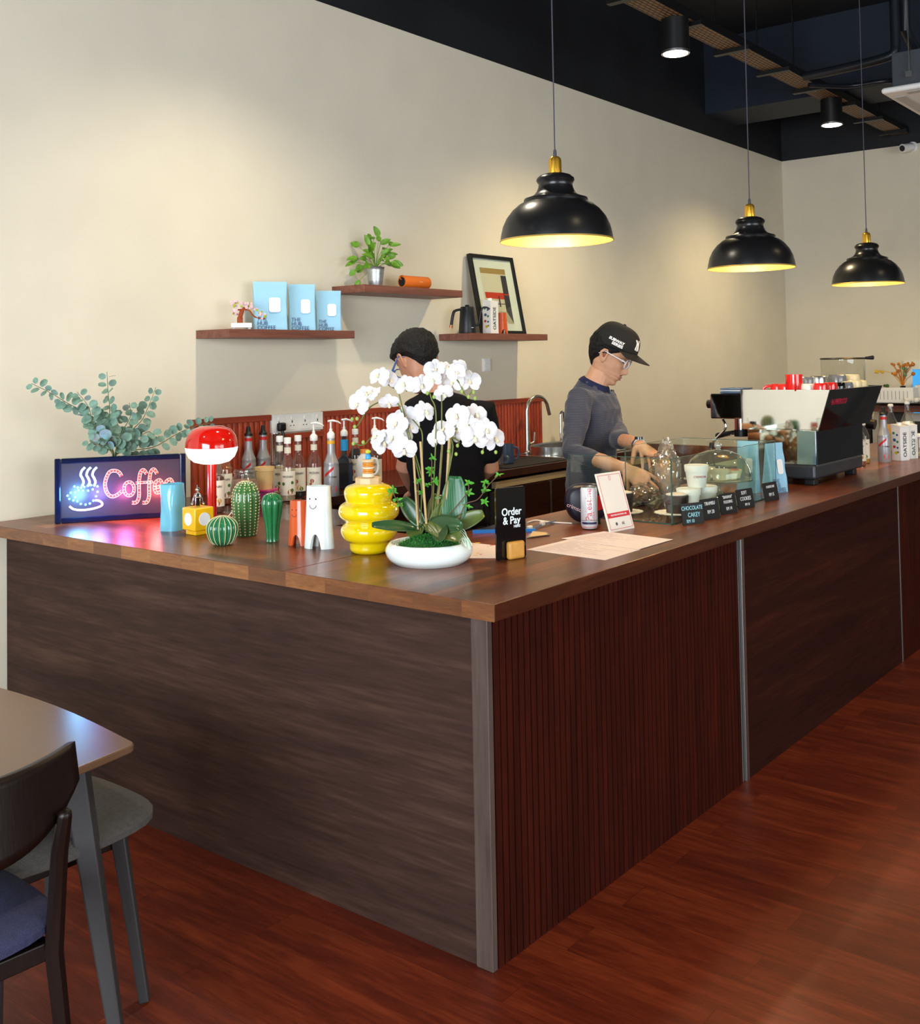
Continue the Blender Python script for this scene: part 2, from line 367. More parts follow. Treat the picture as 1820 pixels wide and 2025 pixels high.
# pipes and conduit
pm = mat('dark_pipe', (26, 30, 36), .35)
pts = [(5.2, 1.05, 3.55), (5.05, .35, 3.56), (5.05, .12, 3.62), (5.05, .1, 3.9), (5.05, .1, 4.49)]
P0 = [on_z(1592, 152, 3.72), on_z(1700, 128, 3.72), on_z(1762, 110, 3.74), on_z(1772, 92, 3.80)]
tag(MB().tube(curve_pts(P0, 5)+[P0[-1]+Vector((0, 0, .68))], .035, 12).build('refrigerant_pipe', pm), 'thick black insulated pipe bending up to the ceiling', 'pipe')
P1 = [on_z(1600, 168, 3.66), on_z(1680, 170, 3.66), on_z(1760, 160, 3.66), on_z(1800, 172, 3.66)]
tag(MB().tube(curve_pts(P1, 6), .018, 10).build('condensate_pipe', pm), 'thin black pipe running towards the ceiling air conditioner', 'pipe')
P2 = [on_z(1790, 60, 3.95), on_z(1818, 112, 3.80)]
tag(MB().tube([P2[0]+Vector((0, 0, .54)), P2[0], P2[1]], .04, 12).build('insulated_pipe', pm), 'black pipe slanting down behind the ceiling air conditioner', 'pipe')
# cassette air conditioner
ac = on_z(1742, 183, 3.4)
t = thing('ceiling_air_conditioner', 'white square cassette air conditioner panel hung from the black ceiling', 'air conditioner', (ac.x+.48, ac.y-.48, 3.4))
MB().slab([(-.48, -.48), (.48, -.48), (.48, .48), (-.48, .48)], -.01, .03).build('panel', M['white'], t, smooth=False, bevel=.02, seg=4)
bb = MB()
for k in range(4):
    bb.T = Matrix.Rotation(k*PI/2, 4, 'Z'); bb.box(-.33, .33, -.435, -.36, -.016, -.011)
bb.build('louvre', mat('vent_grey', (190, 188, 182), .5), t, smooth=False, bevel=.004)
MB().box(-.26, .26, -.26, .26, -.014, -.0105).build('grille', mat('grille_grey', (170, 168, 162), .5), t, smooth=False)
MB().box(-.42, .42, -.42, .42, .031, .27).build('casing', mat('casing_dark', (60, 64, 70), .5), t, smooth=False, bevel=.005)
for sx in (-1, 1):
    for sy in (-1, 1):
        MB().tube([(sx*.44, sy*.3, .1), (sx*.44, sy*.3, CEIL-3.4)], .006, 6).box(sx*.44-.02, sx*.44+.02, sy*.3-.02, sy*.3+.02, .08, .12).build('hanger_rod', M['steel'], t)
# security camera
sc_ = on_x(1806, 291, WX)
t = thing('security_camera', 'small white security camera high on the right wall', 'security camera', (WX, sc_.y, sc_.z))
MB().lathe([(.05, 0), (.05, .02), (.03, .03)], 24).build('base', M['white'], t).rotation_euler = (0, -PI/2, 0)
MB().tube([(-.03, 0, 0), (-.07, .0, -.01), (-.17, .05, -.03)], [.02, .042, .042], 16).build('body', M['white'], t)
MB().tube([(-.1705, .05, -.03), (-.176, .053, -.032)], [.03, .028], 16).build('lens', M['gloss_black'], t)

# ================================================================== customer counter
cab = thing('service_counter', 'long L-shaped wooden counter, grey-brown panel on the left and slatted front on the right', 'counter', (0, 0, 0))
IX = .05
MB().box(.097, .117, .117, WY-.004, 0, .955).build('side_panel', M['laminate'], cab, smooth=False)
MB().box(.090, .112, .094, .150, 0, .955).build('corner_post', wood('grey_post', [(0, (60, 47, 42)), (1, (92, 76, 68))], 'Z', 12, 5, .45), cab, smooth=False, bevel=.002)
def slats(x0, x1, parent):
    b = MB(); p = .029; n = int((x1-x0)/p)
    MB().box(x0, x1, .1005, .118, 0, .955).build('backing', mat('groove_highlight', (96, 98, 94), .5, spec=.3) if 'groove_highlight' not in bpy.data.materials else bpy.data.materials['groove_highlight'], parent, smooth=False)  # pale grey backing puts the thin highlight of the grooves into its colour
    for k in range(n):
        a = x0+k*p; b.box(a+.003, a+p-.003, .094, .1004, 0, .955)
    return b.build('slatted_panel', M['slat'], parent, smooth=False)
slats(.115, 1.700, cab)
MB().box(1.703, 1.730, .088, .118, 0, .955).build('joint_strip', M['alu'], cab, smooth=False, bevel=.001)
MB().box(1.732, 3.698, .095, .118, 0, .955).build('front_panel', M['laminateX'], cab, smooth=False)
MB().box(3.700, 3.712, .092, .118, 0, .955).build('joint_strip', M['alu'], cab, smooth=False)
slats(3.714, 6.2, cab)
MB().box(.117, .68, .78, WY-.004, 0, .1).box(.66, .68, .78, WY-.004, 0, .955).box(.68, 6.2, .74, .76, 0, .955).build('inner_panel', M['laminateX'], cab, smooth=False)
wt = thing('worktop', 'walnut block worktop of the customer counter, long and side slabs', 'worktop', (0, 0, 0))
MB().box(0, 6.25, 0, .80, .955, 1.0).build('long_slab', M['top'], wt, smooth=False, bevel=.0025)
MB().box(0, .74, .8015, WY-.003, .955, 1.0).build('side_slab', M['topY'], wt, smooth=False, bevel=.0025)
M['edgeY'] = wood('block_edge', [(0, (72, 38, 20)), (.4, (112, 66, 34)), (.7, (146, 94, 50)), (1, (168, 116, 64))], 'Y', 8, 8, .35, .2, plank=(.17, .03, .0003, .5), fine=.3)
MB().box(-.0012, -.0002, 0, WY-.002, .9552, .9985).build('edge_band', M['edgeY'], wt, smooth=False)
# ================================================================== back counter
bw = tag(MB().slab([(.742, 1.33), (1.08, 1.33), (1.08, 2.0), (4.55, 2.0), (4.55, WY-.003), (.742, WY-.003)], .952, .998).build('back_worktop', mat('dark_brown_worktop', (62, 36, 28), .25, coat=.3, var=.2, vs=6), smooth=False, bevel=.003),
         'dark brown worktop along the back wall under the bottles and sink', 'worktop')
bc = thing('sink_cabinet', 'dark wooden base cabinet with steel edge strips under the sink', 'cabinet', (2.70, 2.02, 0))
MB().box(0, 1.85, .0, .57, 0, .895).build('body', M['laminateX'], bc, smooth=False)
MB().box(0, 1.85, -.012, .02, .897, .935).build('top_rail', mat('beige_rail', (178, 158, 120), .4), bc, smooth=False, bevel=.002)
MB().box(.01, .535, -.018, -.001, .05, .892).build('door', M['laminateX'], bc, smooth=False, bevel=.002)
MB().box(.555, 1.08, -.018, -.001, .05, .892).build('door', M['laminateX'], bc, smooth=False, bevel=.002)
MB().box(1.1, 1.84, -.018, -.001, .05, .892).build('door', M['laminateX'], bc, smooth=False, bevel=.002)
MB().box(.537, .553, -.024, -.001, .05, .892).build('joint_strip', M['alu'], bc, smooth=False)
MB().box(-.03, -.001, -.02, .5, .02, .88).build('end_strip', M['alu'], bc, smooth=False)
tag(MB().box(.76, 2.66, 2.03, WY-.01, 0, .948).box(.76, 1.06, 1.36, 2.03, 0, .948).build('drawer_cabinet', M['laminateX'], smooth=False, bevel=.002), 'dark base cabinet under the bottles along the back wall', 'cabinet')
# low partition behind the display case
tag(MB().box(4.6, 4.64, .82, WY-.003, 0, 1.018).build('partition_panel', wood('brown_plank_panel', [(0, (78, 40, 28)), (.5, (110, 62, 44)), (1, (138, 84, 60))], 'Z', 10, 3.5, .5), smooth=False), 'brown wooden partition behind the barista in the cap', 'partition')
# fluted splashback panels
def splash(x0, x1, z0, z1, label):
    t = thing('splashback_panel', label, 'wall panel', (x0, WY, z0), group='red fluted splashback panels'); w = x1-x0; h = z1-z0; b = MB(); p = .034; n = max(1, int(w/p)); p = w/n
    for k in range(n):
        out = [(k*p+.003, -.006)]+[(k*p+p/2-(p/2-.003)*math.cos(PI*j/6), -.008-.009*math.sin(PI*j/6)) for j in range(7)]+[(k*p+p-.003, -.006)]
        b.slab(out, 0, h-.03)
    b.box(0, w, -.007, 0, 0, h-.03)
    b.build('fluted_board', M['flute'], t, smooth=False)
    MB().box(0, w, -.024, 0, h-.03, h).build('top_rail', M['railwood'], t, smooth=False, bevel=.002)
splash(1.03, 1.528, .998, 1.367, 'red fluted splashback panel left of the white socket plate')
splash(1.53, 1.898, .998, 1.262, 'low red fluted splashback panel directly under the white socket plate')
splash(1.90, 4.03, .998, 1.367, 'long red fluted splashback panel running right behind the tap')
# quad socket
t = thing('wall_socket', 'white four-gang socket plate above the syrup bottles', 'socket', (1.715, WY, 1.318))
MB().box(-.183, .183, -.022, 0, -.048, .048).build('plate', M['white'], t, smooth=False, bevel=.003)
bh = MB(); bs = MB()
for g in range(4):
    x = -.137+g*.092
    bs.box(x-.036, x+.036, -.024, -.0225, -.037, .037); bs.box(x-.008, x+.008, -.028, -.024, .018, .034)
    for q in ((0, .006, .003, .006), (-.011, -.014, .0035, .0025), (.011, -.014, .0035, .0025)): bh.box(x+q[0]-q[2], x+q[0]+q[2], -.0247, -.0241, q[1]-q[3], q[1]+q[3])
bs.build('socket_face', M['white'], t, smooth=False); bh.build('pin_hole', M['black'], t, smooth=False)
t = thing('power_plug', 'black plug with hanging cord in the leftmost gang of the white socket plate', 'plug', (1.578, WY-.028, 1.302))
MB().box(-.024, .024, -.03, 0, -.022, .022).build('plug_body', M['black'], t, smooth=True, bevel=.01, seg=4)
MB().tube(curve_pts([(0, -.02, -.02), (.004, -.03, -.07), (.0, -.02, -.16), (.0, -.01, -.28)], 6), [.008]*8+[.004]*11, 8).build('cord', M['black'], t)
t = thing('light_switch', 'white double switch plate below the shelf with the framed picture', 'switch', (3.40, WY, 1.6))
MB().box(-.037, .037, -.014, 0, -.043, .043).box(-.03, .03, -.018, -.014, .004, .036).box(-.03, .03, -.018, -.014, -.036, -.004).build('plate', M['white'], t, smooth=False, bevel=.002)
# wall shelves
tag(MB().box(1.07, 1.922, 2.35, WY, 1.759, 1.80).build('wall_shelf', M['shelf'], smooth=False, bevel=.0015), 'walnut floating shelf holding the three blue bags, leftmost of three', 'shelf', 'floating shelves')
tag(MB().box(2.0, 2.857, 2.35, WY, 2.012, 2.054).build('wall_shelf', M['shelf'], smooth=False, bevel=.0015), 'walnut floating shelf with the potted plant, highest of three', 'shelf', 'floating shelves')
tag(MB().box(2.925, 3.767, 2.35, WY, 1.757, 1.798).build('wall_shelf', M['shelf'], smooth=False, bevel=.0015), 'walnut floating shelf with the framed picture and kettle, rightmost of three', 'shelf', 'floating shelves')
# sink and taps
t = thing('kitchen_sink', 'stainless steel sink set in the back worktop', 'sink', (3.95, 2.3, .999))
MB().box(-.42, .5, -.24, -.2, 0, .006).box(-.42, .5, .2, .26, 0, .006).box(-.42, -.36, -.2, .2, 0, .006).box(.44, .5, -.2, .2, 0, .006).build('sink_rim', M['steel'], t, smooth=False, bevel=.002)
bwl = MB().lathe([(.2, .055), (.2, .012), (.24, .012), (.245, .06), (.25, .06), (.25, .004)], 40, sx=1.55, sy=.8, caps=False); bwl.build('basin', M['steel'], t)
t = thing('kitchen_tap', 'tall brushed steel gooseneck tap behind the blue mug', 'tap', (3.72, 2.50, 1.0))
pt = [(0, 0, 0), (0, 0, .1), (0, 0, .28)]+[(.0+.10*(1-math.cos(a)), -.02*(1-math.cos(a)), .28+.10*math.sin(a)) for a in [PI*k/14 for k in range(1, 13)]]+[(.215, -.04, .25)]
MB().tube(pt, [.022, .017]+[.0125]*(len(pt)-2), 16).lathe([(.03, 0), (.03, .012), (.022, .02)], 24).build('spout', M['steel'], t)
MB().tube([(.02, -.01, .06), (.05, -.02, .075), (.06, -.02, .14)], [.012, .009, .006], 12).build('lever', M['steel'], t)
t = thing('filter_tap', 'small chrome filter tap with blue knob beside the sink', 'tap', (4.13, 2.50, 1.0))
pt = [(0, 0, 0), (0, 0, .24)]+[(.02*(1-math.cos(a)), 0, .24+.02*math.sin(a)) for a in [PI*k/8 for k in range(1, 8)]]+[(.04, 0, .19)]
MB().tube(pt, .009, 12).lathe([(.02, 0), (.02, .05), (.012, .06)], 20).tube([(0, 0, .04), (.09, 0, .04)], .014, 12).build('spout', M['chrome'], t)
MB().tube([(.091, 0, .04), (.105, 0, .04)], .016, 12).tube([(.08, 0, .05), (.085, 0, .1)], .003, 6).build('knob', mat('blue_knob', (40, 120, 210), .4), t)
tag(MB().sphere((4.38, 2.40, 1.034), .034, 20, 14).build('blue_sponge_ball', mat('bright_blue', (30, 120, 220), .6)), 'bright blue round sponge beside the sink', 'sponge')
tag(MB().box(2.85, 3.65, 2.02, 2.34, .9985, 1.003).build('drying_mat', mat('black_mat', (28, 26, 26), .8, bump=.4, bs=200), smooth=False), 'black rubber drying mat under the mug and glass cups', 'mat')

# ================================================================== wall counter at the far right
t = thing('wall_counter', 'dark topped wooden counter along the right wall below the window', 'counter', (WX, 0, 0))
MB().box(-.50, -.002, -2.4, 1.72, 1.15, 1.17).build('worktop', M['gloss_black'], t, smooth=False)
MB().box(-.48, -.46, -2.4, 1.70, 1.09, 1.149).build('apron', mat('wall_counter_wood', (96, 52, 38), .5, var=.2, vs=8), t, smooth=False)
for yy in (1.66, .3, -1.1, -2.35): MB().box(-.45, -.40, yy-.03, yy+.03, 0, 1.149).build('leg', M['black'], t, smooth=False)
MB().box(-.02, -.002, -2.4, 1.68, 0, 1.149).build('back_board', mat('grey_board', (70, 68, 66), .7), t, smooth=False)
def on_wc(px, py): return on_z(px, py, 1.17)
p = (8.22, 1.42, 1.171)
t = thing('white_carton', 'small white lidded carton on the far wall counter', 'box', p)
MB().box(-.12, .12, -.18, .18, 0, .14).build('box', M['white'], t, smooth=False, bevel=.004)
bb = MB()
for k in range(8): bb.box(-.1215, -.1203, -.13+k*.035, -.126+k*.035, .03, .11)
bb.build('print', mat('print_grey', (120, 120, 125), .6), t, smooth=False)
t = thing('white_tray', 'wide white box behind the dried flower vase', 'box', (8.36, 1.05, 1.171))
MB().box(-.1, .1, -.22, .22, 0, .16).build('box', mat('offwhite', (215, 212, 200), .5), t, smooth=False, bevel=.006)
tag(MB().sphere((8.2, 1.5, 1.325), .018, 10, 8).sphere((8.22, 1.53, 1.327), .014, 10, 8).build('succulent', mat('succulent_green', (60, 84, 40), .6)), 'tiny green succulent on the white carton', 'plant')
rs = random.Random(5); bb = MB()
for k in range(18): bb.sphere((rs.uniform(-.08, .08), rs.uniform(-.16, .16), rs.uniform(.0, .02)+.014), rs.uniform(.02, .035), 7, 5, sz=.6)
o = bb.build('crumpled_napkins', mat('napkin', (236, 232, 222), .7), smooth=False); o.location = (8.12, 1.14, 1.171); tag(o, 'crumpled white napkins on the far wall counter', 'napkin')
vp = on_x(1787, 790, 8.22)
t = thing('flower_vase', 'small black vase of dried yellow and orange flowers', 'vase', (8.22, vp.y, 1.171))
MB().lathe([(.04, 0), (.055, .03), (.058, .07), (.03, .12), (.024, .15), (.028, .155)], 24).build('vase', M['gloss_black'], t)
bb = MB(); 
for k in range(16):
    a = rs.uniform(0, 2*PI); l = rs.uniform(.1, .22); e = (math.cos(a)*.1*rs.random(), math.sin(a)*.1, .15+l); bb.tube([(0, 0, .15), (e[0]*.4, e[1]*.4, .15+l*.6), e], .003, 5); bb.sphere(e, rs.uniform(.01, .02), 6, 5)
bb.build('dried_flowers', mat('dried_orange', (196, 120, 40), .7, var=.4, vs=30), t)
bb = MB().tube([(0, 0, .15), (0, .1, .28), (0, .2, .30), (0, .26, .28)], .003, 5)
for k in range(7): bb.sphere((rs.uniform(-.02, .02), .2+rs.uniform(-.03, .06), .29+rs.uniform(-.02, .02)), .012, 6, 5)
bb.build('yellow_sprig', mat('dried_yellow', (220, 180, 50), .7), t)
bb = MB()
for k in range(8): bb.sphere((rs.uniform(-.03, .03), -.03+rs.uniform(-.03, .03), .28+rs.uniform(-.04, .05)), .014, 6, 5)
bb.tube([(0, 0, .15), (0, -.03, .28)], .003, 5); bb.build('green_sprig', mat('dried_green', (110, 150, 110), .7), t)
tag(MB().lathe([(.09, 0), (.1, .02), (.1, .13), (.05, .16), (.0, .165)], 20, sx=1.2, sy=1.6, c=(8.16, .78, 1.171)).build('white_towel_roll', mat('towel_white', (236, 230, 216), .8)), 'white wrapped bundle below the far window', 'towel')

# ================================================================== pendant lamps
M['shade'] = mat('satin_black_shade', (20, 20, 21), .3, spec=.6)
M['gold'] = mat('gold_interior', (226, 190, 104), .4, .6)
M['brass'] = mat('polished_brass', (236, 180, 60), .22, .85)
prof = [(.2, 0), (.199, .012), (.1965, .028), (.190, .055), (.176, .085), (.155, .112), (.13, .133), (.112, .142), (.114, .147), (.112, .153), (.096, .158), (.078, .166), (.068, .178), (.062, .192), (.060, .204), (.064, .211), (.068, .218), (.066, .226), (.055, .236), (.036, .242), (.0, .243)]
inner = [(.1985, .0008), (.196, .02), (.188, .053), (.172, .083), (.15, .11), (.12, .13), (.06, .14), (0, .14)]
pd = thing('pendant_lamp', 'black dome pendant lamp with brass neck, nearest and largest of three', 'pendant lamp', (.966, .421, 2.044), 0, 'dome pendants over the counter')
MB().lathe(prof, 72, caps=False).build('shade', M['shade'], pd)
MB().lathe(inner, 72, caps=False).lathe([(.2005, .0), (.2022, .003), (.2005, .006)], 72, caps=False).build('shade_lining', M['gold'], pd)
bk = MB()
n = 20
bk.lathe([(.0225, .243), (.0225, .285), (.021, .296), (.014, .303), (.0, .304)], 40, fn=lambda a, r, z: r*(1+.05*math.cos(10*a)) if z < .29 else r, caps=False).build('socket', M['brass'], pd)
MB().lathe([(.007, .304), (.0055, .325), (.002, .332)], 12).tube([(0, 0, .33), (0, 0, CEIL-2.044)], .0026, 6).build('cord', mat('cord_grey', (70, 66, 76), .6), pd)
M['bulb'] = mat('warm_bulb', (255, 240, 210), .4, emit=(255, 214, 150), es=70)
MB().sphere((0, 0, .075), .032, 20, 14).build('bulb', M['bulb'], pd)
for i, (x, y) in enumerate([(.966, .421), (2.555, .383), (4.139, .355)]):
    if i: dup(pd, (x, y, 2.04-.004*i), label=['', 'black dome pendant lamp with brass neck, middle one of three', 'black dome pendant lamp with brass neck, farthest and smallest of three'][i])
    l = bpy.data.lights.new('pendant_light', 'POINT'); l.energy = 6; l.color = (1, .78, .5); l.shadow_soft_size = .035
    o = bpy.data.objects.new('pendant_light', l); COL.objects.link(o); o.location = (x, y, 2.085)

# ================================================================== table and chairs, lower left
M['tabletop'] = mat('walnut_table_satin', (112, 84, 62), .22)
M['darkwood'] = wood('dark_walnut_frame', [(0, (14, 6, 4)), (1, (28, 14, 8))], 'Z', 10, 6, .4, spec=.3)
def rrect(hx, hy, r, bulge=0.0, n=6):
    out = []
    for (sx, sy, a0) in ((1, 1, 0), (-1, 1, PI/2), (-1, -1, PI), (1, -1, 1.5*PI)):
        for k in range(n+1):
            a = a0+PI/2*k/n; out.append((sx*(hx-r)+r*math.cos(a), sy*(hy-r)+r*math.sin(a)))
        nx = {0: (0, 1), PI/2: (-1, 0), PI: (0, -1), 1.5*PI: (1, 0)}[a0]
        # bulged edge between corners
        if bulge:
            nxt = {0: (-(hx-r), hy), PI/2: (-hx, -(hy-r)), PI: (hx-r, -hy), 1.5*PI: (hx, hy-r)}[a0]; cur = out[-1]
            for k in range(1, 10):
                t = k/10; out.append((cur[0]+(nxt[0]-cur[0])*t+nx[0]*bulge*math.sin(PI*t), cur[1]+(nxt[1]-cur[1])*t+nx[1]*bulge*math.sin(PI*t)))
    return out
tb = thing('dining_table', 'satin brown wooden table with rounded corners, cut by the left edge', 'table', (-1.07, 1.17, 0))
MB().slab(rrect(.44, .54, .03, .045), .68, .70).build('tabletop', M['tabletop'], tb, bevel=.004)
MB().slab(rrect(.34, .44, .02), .62, .679).build('apron', M['darkwood'], tb, smooth=False)
for sx in (-1, 1):
    for sy in (-1, 1):
        a = Vector((sx*.335, sy*.42, .679)); e = Vector((sx*.40, sy*.50, 0))
        MB().tube([a, e], [.042, .024], 4, up=(1, 0, 0)).build('leg', mat('grey_washed_wood', (56, 54, 54), .45) if (sx, sy) == (-1, -1) else bpy.data.materials['grey_washed_wood'], tb, smooth=False, bevel=.005)
def chair(loc, rz, label, seatmat, first=None):
    """dining chair: front towards local -y, backrest at +y"""
    t = thing('dining_chair', label, 'chair', loc, rz, 'dining chairs at the left table')
    def seat(u, v):
        a = 2*PI*u; c, s_ = math.cos(a), math.sin(a); q = .235*(abs(c)**4+abs(s_)**4)**(-.25)*(1+.0*s_)
        rr = [0, .6, .92, 1, 1, .92, .6, 0][int(v*7+.5)]; zz = [.052, .052, .047, .03, .015, .004, .0, .0][int(v*7+.5)]
        return (q*rr*c*1.0, q*rr*s_*.95, .425+zz+(.012*(abs(c)*rr)**2))
    MB().grid(seat, 48, 7, closed_u=True).build('seat', seatmat, t)
    for sx in (-1, 1):
        MB().tube([(sx*.17, -.15, .424), (sx*.205, -.2, 0)], [.022, .015], 4, up=(1, 0, 0)).build('leg', bpy.data.materials['grey_washed_wood'], t, smooth=False, bevel=.004)
        MB().tube([(sx*.21, .26, 0), (sx*.195, .20, .40), (sx*.19, .235, .62), (sx*.188, .262, 0.70)], [.014, .019, .017, .014], 8, up=(1, 0, 0), flat=1.1, round_=True).build('leg', M['darkwood'], t)
    MB().box(-.17, .17, -.16, -.13, .385, .4235).box(-.19, -.165, -.14, .19, .385, .4235).box(.165, .19, -.14, .19, .385, .4235).box(-.19, .19, .17, .2, .385, .4235).build('seat_frame', M['darkwood'], t, smooth=False, bevel=.003)
    def back(u, v):
        x = (u-.5)*.50; k = abs(u-.5)*2
        h = .19*(1-k**3*.35); z = .665+.19-(h)*(1-v) if v < 1 else .855
        z = .815-.17*(1-v)*(1-.55*k**2.5)
        return (x, .225+.02*(1-v)-.085*k**2+.035, z)
    o = MB().grid(back, 24, 8).build('backrest', M['darkwood'], t, solid=.018, bevel=.0)
    return t
M['greyfab'] = mat('grey_chair_fabric', (78, 75, 71), .9, var=.15, vs=90, bump=.3, bs=300)
M['bluefab'] = mat('blue_grey_chair_fabric', (46, 48, 76), .9, var=.15, vs=90, bump=.3, bs=300)
chair((-1.15, .66, 0), math.radians(177), 'dark wooden chair seen from behind with curved backrest, left foreground', M['bluefab'])
st = thing('stool', 'grey cushioned stool tucked under the table next to the counter', 'stool', (-.745, .955, 0), 0)
ch0 = [o for o in COL.objects if o.name == 'dining_chair'][0]
for nm in ('seat', 'seat_frame'):
    o = [c for c in ch0.children if c.name.startswith(nm) and ('frame' in nm or 'frame' not in c.name)][0].copy(); COL.objects.link(o); o.parent = st
    if nm == 'seat': o.data = o.data.copy(); o.data.materials.clear(); o.data.materials.append(M['greyfab']); o.scale = (1.15, 1.08, 1); o.location.x = .012
for sx in (-1, 1):
    for sy in (-1, 1): MB().tube([(sx*.165, sy*.16, .424), (sx*.20, sy*.22, 0)], [.026, .018], 4, up=(1, 0, 0)).build('leg', bpy.data.materials['grey_washed_wood'], st, smooth=False, bevel=.004)
# ================================================================== helpers for things on the counters
def base_at(cx, bottom, hw, z0=1.0):
    """centre of a round thing whose front foot shows at pixel row bottom"""
    py = bottom-hw*((bottom-697)/2124.0)*1.0
    p = on_z(cx, py, z0); return p, scl(p), py
def prof(s, cpy, pts): return [(hw/s, max(0.0, (cpy-py)/s)) for hw, py in pts]
def cylpatch(mb, R, z0, z1, a0, a1, n=14):
    vs = []; fs = []
    for i in range(n+1):
        a = a0+(a1-a0)*i/n
        for z in (z0, z1): vs.append((R*math.sin(a), -R*math.cos(a), z))
    for i in range(n): fs.append((2*i, 2*i+2, 2*i+3, 2*i+1))
    return mb.add(vs, fs)
def blob(mb, R, a, z, r, k=8, sq=1.0):
    vs = [(R*math.sin(a+r*math.cos(2*PI*i/k)/R), -R*math.cos(a+r*math.cos(2*PI*i/k)/R), z+r*sq*math.sin(2*PI*i/k)) for i in range(k)]
    return mb.add(vs, [tuple(range(k))])
def leafgrid(mb, o, d, up, L, w, curl=.2, fold=.15, nu=6, nv=8, tip=1.0):
    """a leaf or petal growing from o along d, its face towards up"""
    d = Vector(d).normalized(); up = Vector(up); s_ = d.cross(up).normalized(); n = s_.cross(d).normalized(); o = Vector(o)
    def fn(u, v):
        q = (u-.5)*2; ww = w/2*(math.sin(PI*min(1, v**.8*.97+.03)))**.7 if tip >= 1 else w/2*(math.sin(PI*(v*.86+.06)))**.6
        return o+d*(L*v*(1-.12*curl*v))+s_*(q*ww)+n*(-curl*L*v*v+fold*w*q*q*.5)
    return mb.grid(fn, nu, nv)

# ================================================================== illuminated coffee sign
A = on_z(108, 1037); B = on_z(367, 1021); dx = (B-A); L_ = dx.length; sgn = thing('coffee_sign', 'illuminated coffee sign in a dark blue frame with LED cup and red letters', 'sign', A, math.atan2(dx.y, dx.x))
SW, SH = .515, .262
fm = mat('dark_blue_frame', (16, 26, 58), .15, .3, coat=.5)
for nm, q in (('frame_side', (0, .024, 0, SH)), ('frame_side', (SW-.024, SW, 0, SH)), ('frame_bar', (.0245, SW-.0245, 0, .022)), ('frame_bar', (.0245, SW-.0245, SH-.022, SH))):
    MB().box(q[0], q[1], 0, .03, q[2], q[3]).build(nm, fm, sgn, smooth=False, bevel=.005)
MB().box(.02, SW-.02, .012, .028, .018, SH-.018).build('panel', mat('sign_panel_grey', (52, 46, 60), .35), sgn, smooth=False)
def sp(X, Y):
    u = (X-222)/1178.0*SW; h = 600-(X-222)/1178.0*28; yb = 1535-(X-222)/1178.0*72
    return (u, (yb-Y)/h*SH)
E_red = mat('red_led_letter', (215, 60, 50), .4, emit=(255, 50, 30), es=.7)
E_line = mat('pink_letter_outline', (255, 200, 190), .4, emit=(255, 150, 140), es=.45)
E_dot = mat('warm_led', (255, 220, 190), .4, emit=(255, 190, 150), es=1.6)
E_blue = mat('blue_led', (120, 230, 255), .4, emit=(60, 190, 255), es=9)
E_bline = mat('blue_steam', (170, 190, 255), .4, emit=(120, 150, 255), es=.9)
E_sal = mat('salmon_saucer', (235, 140, 110), .4, emit=(255, 120, 80), es=.6)
def ribbon(pts, w, y, closed=False):
    P = [Vector((p[0], 0, p[1])) for p in pts]; vs = []; fs = []; n = len(P)
    for i in range(n):
        d = (P[(i+1) % n if closed else min(i+1, n-1)]-P[(i-1) % n if closed else max(i-1, 0)]).normalized(); q = Vector((-d.z, 0, d.x))
        vs += [tuple(P[i]+q*w/2+Vector((0, y, 0))), tuple(P[i]-q*w/2+Vector((0, y, 0)))]
    for i in range(n if closed else n-1): j = (i+1) % n; fs.append((2*i, 2*j, 2*j+1, 2*i+1))
    return vs, fs
def stroke(name, pts, w, mfill, mline, mdot, gap, parent, closed=False, dots=True, dr=.0019):
    P = [(p.x, p.y) for p in curve_pts([Vector((*sp(*q), 0)) for q in pts], 8)]
    b = MB(); b.cur = 0; b.add(*ribbon(P, w*.72, .0105)); b.cur = 1
    for off in (-1, 1):
        Q = []
        for i in range(len(P)):
            a = Vector(P[max(i-1, 0)]); c = Vector(P[min(i+1, len(P)-1)]); d = (c-a).normalized(); Q.append((P[i][0]-d.y*off*w/2, P[i][1]+d.x*off*w/2))
        b.add(*ribbon(Q, w*.20, .0098))
    if dots:
        b.cur = 2; acc = gap/2
        for i in range(1, len(P)):
            s = (Vector(P[i])-Vector(P[i-1])).length; acc += s
            if acc >= gap: acc -= gap; b.sphere((P[i][0], .0095, P[i][1]), dr, 8, 6)
    return b.build(name, [mfill, mline, mdot], parent)
stroke('letter', [(812, 1098), (790, 1063), (750, 1048), (705, 1062), (675, 1120), (665, 1180), (678, 1240), (708, 1278), (748, 1282), (790, 1258), (815, 1235)], .012, E_red, E_line, E_dot, .012, sgn)
stroke('letter', [(880+46*math.cos(a), 1215-62*math.sin(a)) for a in [2*PI*k/12 for k in range(13)]], .011, E_red, E_line, E_dot, .012, sgn)
stroke('letter', [(1040, 1078), (1012, 1043), (985, 1065), (972, 1130), (970, 1200), (968, 1290), (945, 1338), (905, 1342)], .012, E_red, E_line, E_dot, .012, sgn)
stroke('letter', [(1135, 1078), (1108, 1038), (1080, 1058), (1065, 1130), (1062, 1200), (1060, 1290), (1038, 1338), (1000, 1342)], .012, E_red, E_line, E_dot, .012, sgn)
stroke('letter_bar', [(940, 1162), (1015, 1157), (1095, 1152)], .009, E_red, E_line, E_dot, .012, sgn)
for ox in (0, 98):
    stroke('letter', [(1112+ox, 1205-ox*.06), (1150+ox, 1197-ox*.06), (1180+ox, 1175-ox*.06), (1160+ox, 1135-ox*.06), (1122+ox, 1155-ox*.06), (1110+ox, 1205-ox*.06), (1130+ox, 1252-ox*.06), (1178+ox, 1235-ox*.06)], .011, E_red, E_line, E_dot, .012, sgn)
b = MB()
